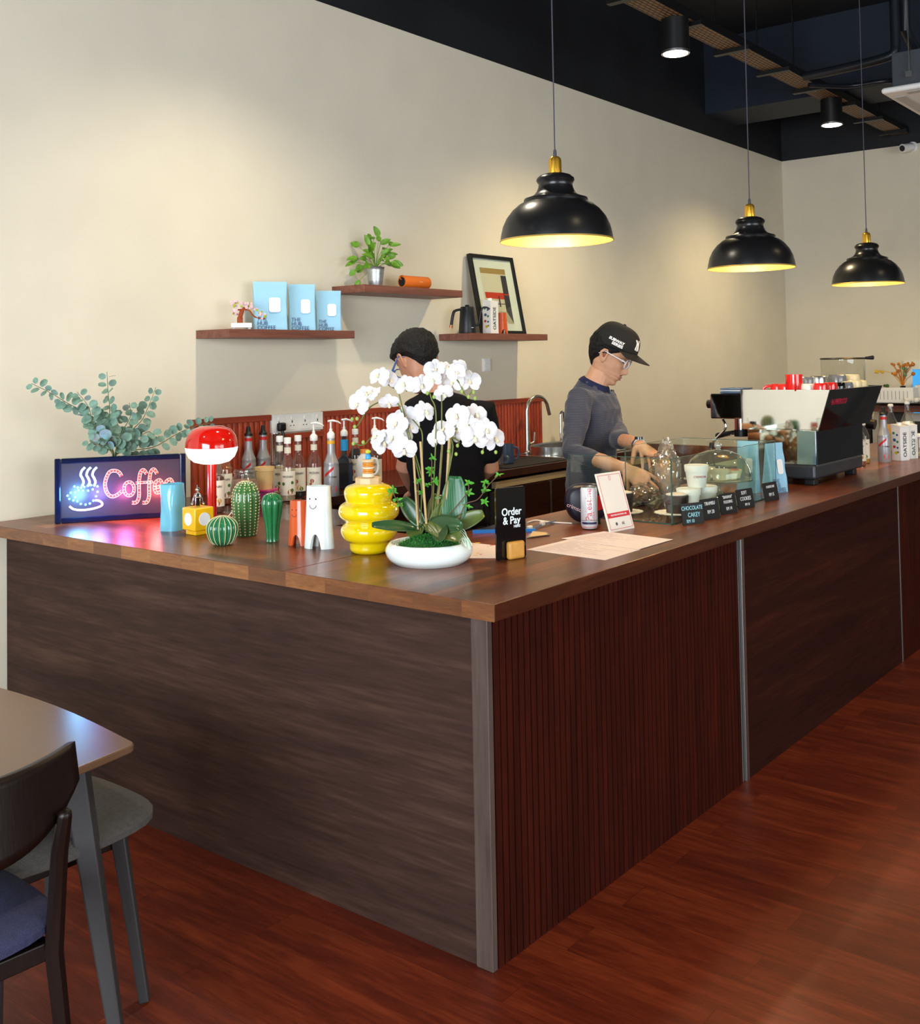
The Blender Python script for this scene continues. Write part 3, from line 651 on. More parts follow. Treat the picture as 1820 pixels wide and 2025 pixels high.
cup = [(395+i*29, 1190+12*math.sin(i*.9)) for i in range(8)]+[(598, 1240), (585, 1282), (560, 1322), (530, 1348), (492, 1358), (450, 1352), (420, 1328), (400, 1290), (400, 1245), (430, 1225), (470, 1228), (515, 1230), (555, 1218)]+[(362, 1248), (335, 1275), (350, 1305), (385, 1318)]
for q in cup: u, z = sp(*q); b.sphere((u, .0095, z), .0042, 10, 7)
b.build('cup_leds', E_blue, sgn)
stroke('saucer', [(350, 1372), (385, 1398), (440, 1408), (500, 1405), (570, 1392), (625, 1372), (640, 1350), (615, 1325), (575, 1318)], .007, E_sal, E_line, E_dot, .016, sgn)
for ox in (0, 52, 104):
    stroke('steam', [(462+ox, 1190), (476+ox, 1150), (462+ox, 1110), (450+ox, 1085), (462+ox, 1045), (490+ox, 1015)], .008, E_bline, E_bline, E_blue, .03, sgn, dots=False)
b = MB(); b2 = MB()
for k in range(26):
    (b2 if k > 12 else b).sphere((.03+k*(SW-.06)/25, .006, .0235), .0012, 6, 4); (b2 if k > 12 else b).sphere((.03+k*(SW-.06)/25, .006, SH-.0235), .0012, 6, 4)
for off, col_, e in ((.09, (.2, .55, 1.0), 1.5), (.17, (.35, .25, 1.0), .9), (.27, (1.0, .15, .5), .8), (.40, (1.0, .12, .12), 1.0)):
    l = bpy.data.lights.new('led_glow', 'POINT'); l.shadow_soft_size = .035; l.energy = e; l.color = col_
    o = bpy.data.objects.new('led_glow', l); COL.objects.link(o); o.parent = sgn; o.location = (off, -.045, .11)

# ================================================================== eucalyptus behind the sign
ep = on_z(222, 1026)
eu = thing('eucalyptus_plant', 'grey-green eucalyptus branches in a white vase behind the coffee sign', 'plant', (ep.x, ep.y, 1.0))
MB().lathe([(.03, 0), (.042, .02), (.045, .09), (.032, .15), (.03, .19)], 28).build('vase', M['cerwhite'], eu)
M['euc'] = mat('eucalyptus_leaf', (112, 146, 128), .6, var=.3, vs=40); M['eust'] = mat('eucalyptus_stem', (96, 110, 66), .6)
dE = (Vector((ep.x, ep.y, 1.2))-CAM).dot(CF)
def cp1(X, Y, dd=0.0): return on_y(60+X/4.55, 700+Y/4.55, min(WY-.12, ep.y+.0+dd*.6))
branches = [[(740, 900), (640, 640), (500, 530), (330, 440), (190, 355), (10, 265)], [(740, 900), (700, 700), (715, 500), (700, 350), (690, 160)], [(740, 900), (640, 760), (560, 600), (520, 470), (420, 340)],
            [(760, 900), (880, 720), (1000, 600), (1060, 480), (1130, 300)], [(760, 900), (830, 700), (900, 560), (890, 440)], [(780, 900), (1100, 840), (1300, 730), (1450, 660), (1620, 620)],
            [(740, 900), (640, 830), (530, 780)], [(770, 900), (930, 780), (1060, 700), (1110, 740)], [(750, 900), (700, 780), (620, 640), (560, 560)], [(760, 900), (820, 820), (860, 860)], [(770, 900), (800, 700), (760, 560)]]
rs = random.Random(11)
for bi, br_ in enumerate(branches):
    inv = Vector((ep.x, ep.y, 1.0)); ddt = rs.uniform(-.12, .08)
    pts = [Vector((ep.x, ep.y, 1.17))]+[cp1(X, Y, ddt*(i+1)/len(br_)) for i, (X, Y) in enumerate(br_)]
    C_ = [p-inv for p in curve_pts(pts, 6)]
    st = MB().tube(C_, [.003-.002*i/len(C_) for i in range(len(C_))], 6).build('branch', M['eust'], eu)
    lb = MB(); L0 = 0
    for i in range(7, len(C_)):
        L0 += (C_[i]-C_[i-1]).length
        if L0 < .027: continue
        L0 = 0; t = i/len(C_); size = .058*(1-.55*t)*rs.uniform(.8, 1.15)
        d = (C_[i]-C_[i-1]).normalized(); side = d.cross(-CF).normalized()
        tw = rs.uniform(-.9, .9)
        for sg in (-1, 1):
            out = (side*sg*math.cos(tw)+CF*(-sg)*math.sin(tw)+d*rs.uniform(.1, .7)).normalized()
            leafgrid(lb, C_[i]+out*.006, out, (-CF+Vector((rs.uniform(-.8, .8), rs.uniform(-.8, .8), rs.uniform(-.3, .9)))).normalized(), size, size*.95, .12, .1, 4, 6, tip=0)
    if lb.v: lb.build('leaves', M['euc'], st)

# ================================================================== red mushroom lamp
p, s, cy_ = base_at(420, 1040, 34)
t = thing('table_lamp', 'glowing mushroom table lamp with red cap, stem and base', 'lamp', p, 0)
red = mat('glossy_red', (205, 22, 12), .08, coat=.8)
MB().lathe([(.06, 0), (.066, .006), (.062, .014), (.02, .018)], 40).build('base', red, t)
MB().lathe([(.0175, .016), (.0175, (cy_-918)/s)], 28).build('stem', red, t)
z = lambda py: (cy_-py)/s
MB().lathe([(.0, z(842.5)), (.045, z(843)), (.078, z(850)), (.095, z(861)), (.1015, z(874)), (.1035, z(884)), (.1015, z(885))], 64, caps=False).build('lamp_cap', red, t)
MB().lathe([(.0, z(917)), (.04, z(917)), (.07, z(913)), (.09, z(904)), (.1, z(893)), (.1028, z(885.5)), (.0, z(885.5))], 64, caps=False).build('diffuser', mat('white_lamp_diffuser', (255, 252, 245), .3, emit=(255, 246, 232), es=1.6), t)
MB().tube(curve_pts([(.05, -.02, .006), (.12, .02, .03), (.2, .08, .012), (.26, .2, .004)], 6), .002, 6).build('cord', M['white'], t)

# ================================================================== ornaments on the side slab
p, s, cy_ = base_at(342, 1051, 20)
b = MB(); lo = []
def bv(u, v):
    a = 2*PI*u+.5*v; c, q = math.cos(a), math.sin(a); r = .046*(abs(c)**3+abs(q)**3)**(-1/3)*(1+.05*math.sin(3*a+7*v))
    return (r*c, r*q*.8, v*.176)
b.grid(bv, 48, 24, closed_u=True).grid(lambda u, v: (bv(u, 1)[0]*.93, bv(u, 1)[1]*.93, .176-v*.15), 48, 4, closed_u=True)
b.slab([bv(k/48, 0)[:2] for k in range(48)], 0, .002)
o = b.build('blue_vase', mat('pale_blue_glaze', (118, 196, 220), .22, coat=.5)); o.location = p; o.rotation_euler.z = .3; tag(o, 'pale blue twisted ceramic vase in front of the coffee sign', 'vase')
# yellow block stand-in, plain white discs
p, s, cy_ = base_at(390, 1062, 22); S_ = .042
t = thing('yellow_block', 'yellow toy block with rounded corners and white patches beside the red lamp', 'ornament', p+Vector((.02, .02, 0)), math.radians(-4))
yl = mat('toy_yellow', (246, 190, 20), .3, coat=.3)
MB().box(-S_*.78, S_*.78, -S_*.78, S_*.78, 0, .016).build('foot', yl, t, bevel=.003)
MB().box(-S_, S_, -S_, S_, .017, .017+2*S_).build('cube', yl, t, bevel=.005, seg=3)
wp = mat('toy_white', (240, 238, 232), .4)
for (T_) in (Matrix.Identity(4), Matrix.Rotation(-PI/2, 4, 'Z')):
    b = MB(); b.T = T_; b.prism([(.024*math.cos(2*PI*k/24), .059+.024*math.sin(2*PI*k/24)) for k in range(24)], -S_-.002, -S_+.001); b.build('white_patch', wp, t, smooth=False)
# chrome figurine on the block
t = thing('chrome_figurine', 'tiny chrome seated figurine on top of the yellow block', 'ornament', p+Vector((.02, .02, .018+2*S_)), face_cam(p))
MB().cbox((0, 0, .0185), (.02, .016, .036)).tube([(0, 0, .035), (0, 0, .052)], [.012, .006], 12).build('body', M['chrome'], t, bevel=.003)
MB().sphere((0, 0, .062), .0085, 14, 10).tube([(0, 0, .06), (0, 0, .08)], .003, 8).build('head', M['chrome'], t)
for sx in (-1, 1): MB().tube([(sx*.008, 0, .048), (sx*.017, -.004, .03), (sx*.02, -.006, .014)], .0028, 8).sphere((sx*.021, -.006, .011), .0045, 10, 8).build('arm', M['chrome'], t)

# cacti
def cactus(name, label, cx, bottom, hb, pts, ribs, depth_, col_, dots=None, lines=None):
    p, s, cy_ = base_at(cx, bottom, hb); t = thing(name, label, 'ornament', p, .1)
    P = [(hw/s, (cy_-py)/s) for hw, py in pts]; P[0] = (P[0][0], 0)
    Q = curve_pts([(r, 0, z) for r, z in P], 6); PR = [(max(0.0001, q.x), max(0, q.z)) for q in Q]
    f = lambda a, r, z: r*(1-depth_*(1-abs(math.sin(ribs*a/2))**.7))
    MB().lathe(PR, ribs*10, fn=f).build('body', mat(name+'_glaze', col_, .12, coat=.7, var=.12, vs=25), t, ang=60)
    dm = mat(name+'_cream', (214, 204, 156), .5)
    if dots:
        b = MB()
        for k in range(ribs):
            a = 2*PI*(k+.5)/ribs; n = dots
            al = [0]
            for u_, w_ in zip(PR, PR[1:]): al.append(al[-1]+math.hypot(u_[0]-w_[0], u_[1]-w_[1]))
            for i in range(n):
                g_ = (i+.6)/(n+.8)*al[-1]; j = max(x_ for x_ in range(len(al)-1) if al[x_] <= g_); f_ = (g_-al[j])/max(1e-9, al[j+1]-al[j]); q = (PR[j][0]+(PR[j+1][0]-PR[j][0])*f_, PR[j][1]+(PR[j+1][1]-PR[j][1])*f_)
                b.sphere((q[0]*1.005*math.cos(a), q[0]*1.005*math.sin(a), q[1]), .0031, 7, 5)
        tag(b.build('cream_dots', dm, t), None, None, kind='stuff')
    if lines:
        for k in range(ribs):
            a = 2*PI*(k+(.5 if lines == 2 else 0))/ribs; kk = 1.0 if lines == 2 else 1-depth_
            MB().tube([(q[0]*kk*math.cos(a)*1.012, q[0]*kk*math.sin(a)*1.012, q[1]) for q in PR[2:-1]], .0013, 5).build('cream_line', dm, t)
    b = MB(); rr = random.Random(3)
    for k in range(26):
        a = rr.uniform(0, 2*PI); q = PR[-1-rr.randrange(2, max(3, len(PR)//5))]; b.sphere((q[0]*math.cos(a), q[0]*math.sin(a), q[1]), .0014, 5, 4)
    tag(b.build('crown_specks', dm, t), None, None, kind='stuff')
    return t
cactus('round_cactus', 'small round green ceramic cactus with cream ribs', 440, 1080, 16, [(14, 1078), (24, 1068), (30.5, 1050), (29, 1036), (20, 1026), (8, 1021), (0.05, 1020)], 16, .10, (34, 112, 72), lines=2)
cactus('tall_cactus', 'tall green ceramic cactus covered in cream dots', 487, 1062, 20, [(19, 1061), (22, 1045), (26, 1010), (27, 985), (23, 967), (13, 955), (0.05, 951)], 14, .07, (62, 112, 58), dots=20)
cactus('ribbed_cactus', 'medium glossy green fluted ceramic cactus', 539, 1072, 13, [(14, 1071), (13.5, 1060), (16, 1035), (20.5, 1010), (22, 994), (18, 982), (9, 976.5), (0.05, 975.5)], 8, .24, (28, 112, 62))
# smiling legged vases
def legged(name, label, cx, bottom, hb, ht, top, gap_a, archz, col_, dark, yaw, at=None):
    p, s, cy_ = at or base_at(cx, bottom, hb*.8); t = thing(name, label, 'vase', p, face_cam(p, yaw)); H = (cy_-top)/s; rb, rt = hb/s, ht/s
    def f(u, v, k=1.0):
        a = 2*PI*u; d0 = abs(((a+PI/2+PI) % (2*PI))-PI); d1 = abs(((a-PI/2+PI) % (2*PI))-PI); d = min(d0, d1)
        zb = archz*math.sqrt(max(0, 1-(d/gap_a)**2)) if d < gap_a else 0
        z = zb+(H-zb)*v; r = (rb+(rt-rb)*(z/H)**.8)*k
        return (r*math.cos(a), r*.62*math.sin(a), z)
    b = MB().grid(lambda u, v: f(u, v), 96, 14, closed_u=True)
    b.grid(lambda u, v: tuple(Vector(f(u, 1))*(1-.16*v)+Vector((0, 0, f(u, 1)[2]*.16*v-.0*v))), 96, 1, closed_u=True)
    b.grid(lambda u, v: (f(u, 1)[0]*.84, f(u, 1)[1]*.84, H-v*H*.5), 96, 2, closed_u=True)
    b.grid(lambda u, v: tuple(Vector(f(u, 0))*(1-v*.25)+Vector((0, 0, f(u, 0)[2]*v*.25))), 96, 1, closed_u=True)
    b.grid(lambda u, v: (f(u, 0)[0]*.75, f(u, 0)[1]*.75, f(u, 0)[2]+v*(H*.5-f(u, 0)[2])), 96, 2, closed_u=True)
    b.build('body', col_, t, ang=60)
    def onf(x, z): r = rb+(rt-rb)*(z/H)**.8; return (x, -r*.62*math.sqrt(max(0, 1-(x/r)**2))-.0004, z)
    e = rt*.5
    for x in (-e, -e+rt*.55):
        MB().sphere(onf(x, H*.80), rt*.07, 10, 7, sy=.3).build('eye', dark, t)
    MB().tube([onf(-e+rt*.28+rt*.3*math.cos(a), H*.70+rt*.28*math.sin(a)) for a in [PI+PI*k/8 for k in range(9)]], rt*.025, 6).build('smile', dark, t)
    return t
ink = mat('face_ink', (40, 36, 44), .5)
OR = mat('orange_glaze', (206, 86, 34), .22, coat=.4)
legged('orange_figure_vase', 'small orange legged vase with a smiling face beside the white one', 591, 1081, 22, 17, 990, .42, .038, OR, ink, -.45)
legged('white_figure_vase', 'tall white legged vase with a smiling face on the counter', 632, 1088, 32, 25, 961, .36, .05, M['cerwhite'], ink, -.45)

# ================================================================== yellow bubble vase
p, s, cy_ = base_at(731, 1098, 36)
t = thing('bubble_vase', 'large glossy yellow bubble vase with stacked wooden ring stopper', 'vase', p, face_cam(p, .5))
pts = [(30, 1094), (38, 1086), (39, 1077), (41, 1070), (50, 1064), (56, 1052), (55, 1041), (47, 1033), (50, 1028), (58, 1020), (60.5, 1010), (57, 999), (47, 992), (46, 989), (48.5, 980), (49, 971), (44, 962), (32, 957), (28, 956)]
Q = curve_pts([(hw/s, 0, (cy_-py)/s) for hw, py in pts], 5)
Q[0].z = 0
MB().lathe([(.02, 0.0)]+[(q.x, max(0, q.z)) for q in Q]+[(.0, Q[-1].z)], 80, caps=False).build('vase_body', mat('yellow_glaze', (238, 206, 8), .07, coat=1.0), t, ang=80)
z = lambda py: (cy_-py)/s
wd = mat('pale_wood', (214, 184, 140), .5, var=.08, vs=40)
b = MB(); b.slab([(.044*math.cos(PI/4*k+.39), .044*math.sin(PI/4*k+.39)) for k in range(8)], z(958), z(944.5)); b.build('stopper_base', wd, t, smooth=False, bevel=.002)
orr = mat('orange_ring', (226, 140, 34), .35, coat=.3); wr = mat('cream_ring', (232, 214, 182), .4)
for i, (a, c_, m_, r) in enumerate([(944, 936, wr, .020), (935.6, 932, orr, .0195), (931.6, 928, orr, .0195), (927.6, 923.5, wr, .0205), (923.2, 919.5, orr, .0195), (919.2, 915.5, orr, .0195), (915, 908.5, wd, .0205)]):
    MB().lathe([(0, z(a)), (r-.002, z(a)), (r, z(a)+.002), (r, z(c_)-.002), (r-.002, z(c_)), (0, z(c_))], 32, caps=False).build('ring', m_, t)
# plain small peg on the stopper
t2 = thing('peg_toy', 'tiny blue and yellow peg toy standing on the yellow vase stopper', 'ornament', p+Vector((0, 0, z(908.3))), 0)
MB().lathe([(.009, 0), (.010, .008), (.007, .016), (0, .017)], 20, caps=False).build('body', mat('toy_blue', (50, 160, 220), .3), t2)
MB().sphere((0, 0, .024), .0095, 14, 10, sz=.75).build('head', mat('toy_lime', (198, 206, 70), .4), t2)

# ================================================================== orchid in a shallow bowl
p, s, cy_ = base_at(849.5, 1125, 64); OP = p.copy(); OS = s
oc = thing('orchid_planter', 'white orchids with dark leaves in a wide shallow white bowl', 'plant', p, 0)
pts = [(60, 1124), (67, 1119), (68, 1113), (80, 1103), (86, 1092), (86, 1082), (80, 1073), (75, 1070.5), (72, 1072), (72, 1078)]
Q = curve_pts([(hw/s, 0, max(0, (cy_-py)/s)) for hw, py in pts], 5); Q[0].z = 0
MB().lathe([(.05, 0.0)]+[(q.x, max(0, q.z)) for q in Q]+[(0, Q[-1].z)], 80, caps=False).build('bowl', M['cerwhite'], oc, ang=80)
zr = (cy_-1074)/s
rs = random.Random(21)
def moss(u, v):
    a = 2*PI*u; r = .106*v; return (r*math.cos(a), r*math.sin(a), zr-.012+.034*(1-v*v)+.006*noise.noise(Vector((r*math.cos(a)*60, r*math.sin(a)*60, 3)))+rs.uniform(-.003, .003))
MB().grid(moss, 60, 26, closed_u=True).build('moss', mat('green_moss', (30, 98, 34), .9, var=.5, vs=160, bump=.8, bs=260), oc)
b = MB()
for k in range(500):
    a = rs.uniform(0, 2*PI); r = .104*math.sqrt(rs.random()); zz = zr-.010+.034*(1-(r/.106)**2); d = Vector((rs.uniform(-1, 1), rs.uniform(-1, 1), rs.uniform(.3, 1.2)))*.008
    b.tube([(r*math.cos(a), r*math.sin(a), zz), Vector((r*math.cos(a), r*math.sin(a), zz))+d], [.001, .0004], 3)
tag(b.build('moss_tufts', mat('bright_moss', (44, 124, 40), .9, var=.4, vs=100), oc), None, None, kind='stuff')
dO = (Vector((p.x, p.y, 1.3))-CAM).dot(CF)
def cp3(X, Y, dd=0.0): return at_d(640+X/4.219, 660+Y/4.219, dO+dd)-OP
def cp7(X, Y, dd=0.0): return at_d(680+X/5.353, 700+Y/5.353, dO+dd)-OP
stake = mat('bamboo_stake', (190, 160, 110), .5, var=.15, vs=30); stemM = mat('orchid_stem', (104, 112, 52), .5, var=.2, vs=40); brown = mat('brown_stem', (96, 70, 48), .6)
for (a, c_, dd, r) in (((745, 930), (790, 1640), .0, .0035), ((808, 900), (862, 1650), -.01, .0038), ((990, 930), (940, 1640), .02, .0035), ((1050, 868), (1010, 1640), .01, .0045)):
    MB().tube([cp3(*a, dd), cp3(*c_, dd)], r, 8).build('stake', stake, oc)
STEMS = [[(810, 1640), (822, 1200), (825, 960), (822, 830), (790, 770), (720, 700), (640, 730), (560, 800), (420, 850), (330, 930), (240, 905)],
         [(900, 1640), (975, 1150), (985, 800), (985, 520), (975, 420), (1010, 350), (1110, 380), (1190, 520), (1240, 480)],
         [(860, 1640), (830, 1250), (740, 920), (660, 620), (620, 480), (560, 440), (500, 390)],
         [(880, 1640), (800, 1200), (720, 900), (640, 620), (580, 565), (470, 570), (370, 630), (290, 760), (245, 780)],
         [(960, 1640), (1050, 1100), (1065, 900), (1100, 800), (1200, 760), (1330, 860), (1330, 980)],
         [(940, 1640), (1075, 1000), (1060, 870), (1130, 900), (1110, 940)],
         [(900, 1640), (940, 740), (900, 540), (870, 480), (780, 420), (690, 480)]]
for st in STEMS: MB().tube(curve_pts([cp3(X, Y, .005*i) for i, (X, Y) in enumerate(st)], 5), .0022, 6).build('flower_stem', stemM, oc)
# one blossom mesh, copied
wh = mat('orchid_white', (228, 226, 228), .55, sss=.15); lipm = mat('orchid_lip', (240, 228, 190), .5)
bl = MB()
def petal(L, w, ang, z0, curl, fold):
    def fn(u, v):
        q = (u-.5)*2; ww = w/2*(math.sin(PI*min(1.0, .06+v*.9)))**.55; a = ang
        x = q*ww; y = .004+L*v; zz = z0-curl*L*v*v+fold*w*q*q+.0012*math.sin(9*q+5*v)
        return (x*math.cos(a)-y*math.sin(a), x*math.sin(a)+y*math.cos(a), zz)
    bl.grid(fn, 8, 8)
for a in (0, 2.25, -2.25): petal(.036, .030, a, 0, .22, -.12)
for a in (1.35, -1.35): petal(.037, .050, a, .002, .10, -.10)
bl.cur = 1; bl.tube([(0, 0, 0), (0, -.004, .008), (0, -.012, .012), (0, -.017, .009)], [.003, .005, .005, .001], 8).sphere((0, .001, .009), .0035, 8, 6)
blossom0 = bl.build('blossom', [wh, lipm], oc)
FL = [(370, 230, 1.0, -.7, .3), (490, 270, .9, .9, 0), (235, 420, .95, .3, .2), (150, 530, 1.05, -.6, -.1), (300, 410, .9, -.9, .5), (480, 520, .95, .2, -.7),
      (640, 320, 1.0, -.3, .1), (825, 330, 1.0, .2, -.1), (975, 170, 1.1, .0, .3), (1090, 150, .9, .3, .4), (940, 270, .85, -.2, 0), (1150, 290, 1.05, .1, 0), (1225, 130, .8, .4, .3), (1330, 285, 1.1, .2, .1), (1060, 420, .9, .1, -.6), (1190, 190, .9, .2, .2),
      (860, 610, 1.1, .5, .1), (655, 660, 1.1, 0, .2), (560, 730, 1.05, -.4, .1), (430, 940, 1.15, -.2, 0), (350, 880, 1.0, -.9, .1), (640, 1010, 1.15, .1, -.2), (620, 860, 1.0, .1, 0), (700, 760, 1.0, .3, 0), (520, 880, 1.0, 0, 0),
      (1200, 650, 1.15, -.2, .2), (1400, 640, 1.15, .2, .3), (1060, 800, 1.05, -.3, 0), (1205, 800, 1.0, .1, -.1), (1390, 880, 1.3, .0, -.1), (975, 900, .9, -.5, -.2), (1600, 900, 1.15, .6, -.1), (1320, 760, 1.1, 0, .1), (1510, 800, 1.1, .4, 0), (1170, 860, .8, 0, -.3)]
BM_ = Matrix((tuple((CR.x, CU.x, -CF.x)), tuple((CR.y, CU.y, -CF.y)), tuple((CR.z, CU.z, -CF.z))))
for i, (X, Y, sc__, yw, pt_) in enumerate(FL):
    o = blossom0 if i == 0 else blossom0.copy()
    if i: COL.objects.link(o); o.parent = oc
    R = BM_ @ Euler((-.15-pt_+rs.uniform(-.2, .2), yw+rs.uniform(-.25, .25), rs.uniform(-.5, .5))).to_matrix()
    o.location = cp7(X, Y, rs.uniform(-.05, .05)); o.rotation_euler = R.to_euler(); sc__ *= .86; o.scale = (sc__, sc__, sc__)
budm = mat('orchid_bud', (150, 178, 84), .45)
for (X, Y) in [(140, 685), (90, 690), (115, 770), (100, 950), (205, 935), (885, 415), (955, 455), (1250, 400), (1375, 405), (1320, 455), (1390, 470), (1062, 900), (1205, 970), (1110, 1030), (1190, 1060), (1468, 1040), (1610, 1040)]:
    MB().sphere(cp7(X, Y, rs.uniform(-.02, .02)), .0052, 12, 8, sz=1.25).build('bud', budm, oc)
# strap leaves
lm = mat('orchid_leaf', (38, 74, 36), .3, coat=.2, var=.2, vs=12)
m_, nt_, b_ = newmat('striped_leaf'); tcn = nt_.nodes.new('ShaderNodeTexCoord'); wv = nt_.nodes.new('ShaderNodeTexWave'); wv.inputs['Scale'].default_value = 60; wv.bands_direction = 'X'
nt_.links.new(tcn.outputs['Object'], wv.inputs['Vector']); nt_.links.new(ramp(nt_, [(0, (24, 78, 44)), (1, (50, 112, 68))], wv.outputs['Fac']), b_.inputs['Base Color']); b_.inputs['Roughness'].default_value = .35
lm2 = mat('olive_leaf', (84, 98, 42), .35, coat=.1, var=.2, vs=15)
def strap(a, c_, w, mtl, up=None, curl=.12, fold=.22):
    A_ = cp3(*a); B_ = cp3(*c_[:2], c_[2] if len(c_) > 2 else 0); d = B_-A_; L = d.length
    leafgrid(q := MB(), A_, d, up if up is not None else (-CF+Vector((0, 0, .6))), L, w*1.2, curl, fold, 8, 14, tip=0); q.build('strap_leaf', mtl, oc, solid=.0015)
strap((1080, 1640), (1100, 1190, .02), .068, m_, up=-CF, curl=-.03, fold=.2)
strap((790, 1630), (412, 1570, -.05), .036, lm, up=Vector((0, 0, 1))-CF*.9, curl=.12)
strap((830, 1600), (650, 1370, .02), .045, lm, up=-CF)
strap((1020, 1640), (1330, 1490, -.02), .046, lm2)
strap((860, 1610), (1100, 1570, -.10), .055, lm, curl=.25)
strap((900, 1600), (1110, 1370, .02), .05, lm2, up=-CF)
strap((950, 1560), (1000, 1755, -.12), .045, lm, up=-CF, curl=-.1)
strap((860, 1570), (1120, 1690, -.12), .06, lm2, up=Vector((0, 0, 1))-CF*1.0, curl=.1)
strap((830, 1600), (700, 1700, .03), .035, lm2, up=-CF)
strap((900, 1560), (960, 1330, .04), .04, lm2, up=-CF)
MB().lathe([(0, -.004), (.008, -.002), (.01, .002), (0, .005)], 16).build('round_leaf', mat('pale_leaf', (112, 152, 98), .5), oc).location = cp3(955, 1370, -.02)
bg = mat('bright_leaf', (70, 150, 34), .45, var=.15, vs=60)
SPR = [[(1120, 1600), (1180, 1430), (1290, 1380), (1380, 1260), (1460, 1180)], [(870, 1560), (905, 1330), (900, 1200), (905, 1060)], [(720, 1560), (640, 1430), (590, 1350), (580, 1290)], [(1000, 1560), (1190, 1340), (1210, 1250)], [(800, 1560), (790, 1350), (790, 1240)]]
for st in SPR: MB().tube(curve_pts([cp3(X, Y, -.01) for X, Y in st], 5), .0016, 6).build('sprig', brown, oc)
for (X, Y) in [(1460, 1180), (1350, 1240), (1340, 1310), (1340, 1400), (905, 1040), (885, 1130), (935, 1230), (785, 1230), (870, 1260), (585, 1300), (610, 1390), (1210, 1245), (1210, 1330), (640, 1430), (820, 1330), (900, 1150), (1200, 1440), (570, 1320)]:
    b = MB(); a0 = rs.uniform(0, 6)
    for k in range(5):
        a = a0+k*1.256+rs.uniform(-.4, .4); d = CR*math.cos(a)+CU*(math.sin(a)*.6+.1)-CF*rs.uniform(-.5, .7); leafgrid(b, cp3(X, Y), d, -CF+Vector((rs.uniform(-.5, .5), rs.uniform(-.5, .5), rs.uniform(.2, 1))), rs.uniform(.010, .024), rs.uniform(.006, .010), .3, .3, 4, 6)
    b.build('leaflet', bg, oc)
for k in range(6):
    j_ = [rs.uniform(-14, 14) for _ in range(6)]; MB().tube(curve_pts([cp3(1075+j_[0], 1635+j_[1], -.03), cp3(1120+j_[2]+k*8, 1655+j_[3]-k*5, -.06), cp3(1165+j_[4]+k*9, 1715+j_[5], -.082), cp3(1195+j_[0]+k*8, 1780+j_[2], -.086)], 5), .0014, 5).build('aerial_root', mat('pale_root', (190, 222, 196), .5) if k == 0 else bpy.data.materials['pale_root'], oc)

# ================================================================== order-here stand
A = on_z(983, 1109); B = on_z(1041, 1100); d = B-A
t = thing('order_sign', 'black upright Order & Pay sign held in a small wooden block', 'sign', A, math.atan2(d.y, d.x))
W_ = d.length; MB().prism([(x+W_/2, z_+.112) for x, z_ in rrect(W_/2, .112, .006, n=4)], 0, .006).build('panel', M['gloss_black'], t, smooth=False)
wt_ = mat('white_print', (225, 235, 235), .5)
text('Order\n& Pay', .0335, wt_, t, loc=(W_*.52, -.0006, .133), line=.82, sx=.92, bold=.0006)
text('HERE', .0115, wt_, t, loc=(W_*.70, -.0006, .100), bold=.0002)
MB().box(W_*.29, W_*.83, -.022, -.001, 0, .056).build('wooden_block', mat('bamboo_block', (200, 142, 62), .4, var=.12, vs=30), t, bevel=.008, seg=4)
# papers
pap = mat('paper', (214, 204, 204), .7); inkp = mat('faint_print', (178, 160, 170), .7)
def sheet(name, corners, label, cat='paper', z=1.0004, print_=True, m=None, grp=None):
    P = [on_z(*c, z) for c in corners]; o = P[0]; b = MB(); b.add([tuple(q-o) for q in P]+[tuple(q-o+Vector((0, 0, .0006))) for q in P], [(3, 2, 1, 0), (4, 5, 6, 7), (0, 1, 5, 4), (1, 2, 6, 5), (2, 3, 7, 6), (3, 0, 4, 7)])
    t = thing(name, label, cat, o, group=grp); b.build('sheet', m or pap, t, smooth=False)
    if print_:
        u = P[1]-P[0]; v = P[3]-P[0]; b = MB(); rr = random.Random(len(label))
        for k in range(18):
            f = .08+k*.047; a0 = .08; 
            for seg_ in range(rr.randint(1, 3)):
                a1 = a0+rr.uniform(.1, .3)
                if a1 > .93: break
                q = [u*f+v*a0, u*(f+.012)+v*a0, u*(f+.012)+v*a1, u*f+v*a1]; b.add([tuple(c+Vector((0, 0, .0009))) for c in q], [(0, 1, 2, 3)]); a0 = a1+.04
        b.build('print', inkp, t, smooth=False)
    return t
sheet('menu_sheet', [(1041, 1087), (1125, 1067), (1267, 1087), (1197, 1108)], 'white printed sheet lying next to the Order & Pay sign')
sheet('menu_sheet', [(1110, 1065), (1195, 1051), (1331, 1067), (1262, 1087)], 'white printed sheet lying in front of the tilted payment card', z=1.0016)
fl = sheet('flyer', [(925, 1073), (985, 1079), (981, 1104), (905, 1104)], 'white flyer with yellow and red leaves between bowl and black sign', 'flyer', print_=False)
b = MB(); b.cur = 0
for (px, py, r, c_) in [(945, 1073.5, .012, 0), (935, 1077, .009, 0), (972, 1078, .007, 1), (965, 1081, .005, 0), (976, 1078, .004, 1), (945, 1094, .007, 0), (951, 1096, .006, 1), (940, 1098, .005, 0)]:
    q = on_z(px, py, 1.0014)-Vector(fl.location); b.cur = c_; b.add([(q.x+r*math.cos(2*PI*k/9), q.y+r*.8*math.sin(2*PI*k/9), q.z) for k in range(9)], [tuple(range(9))])
b.build('leaf_print', [mat('print_yellow', (226, 180, 30), .6), mat('print_red', (200, 60, 40), .6)], fl, smooth=False)
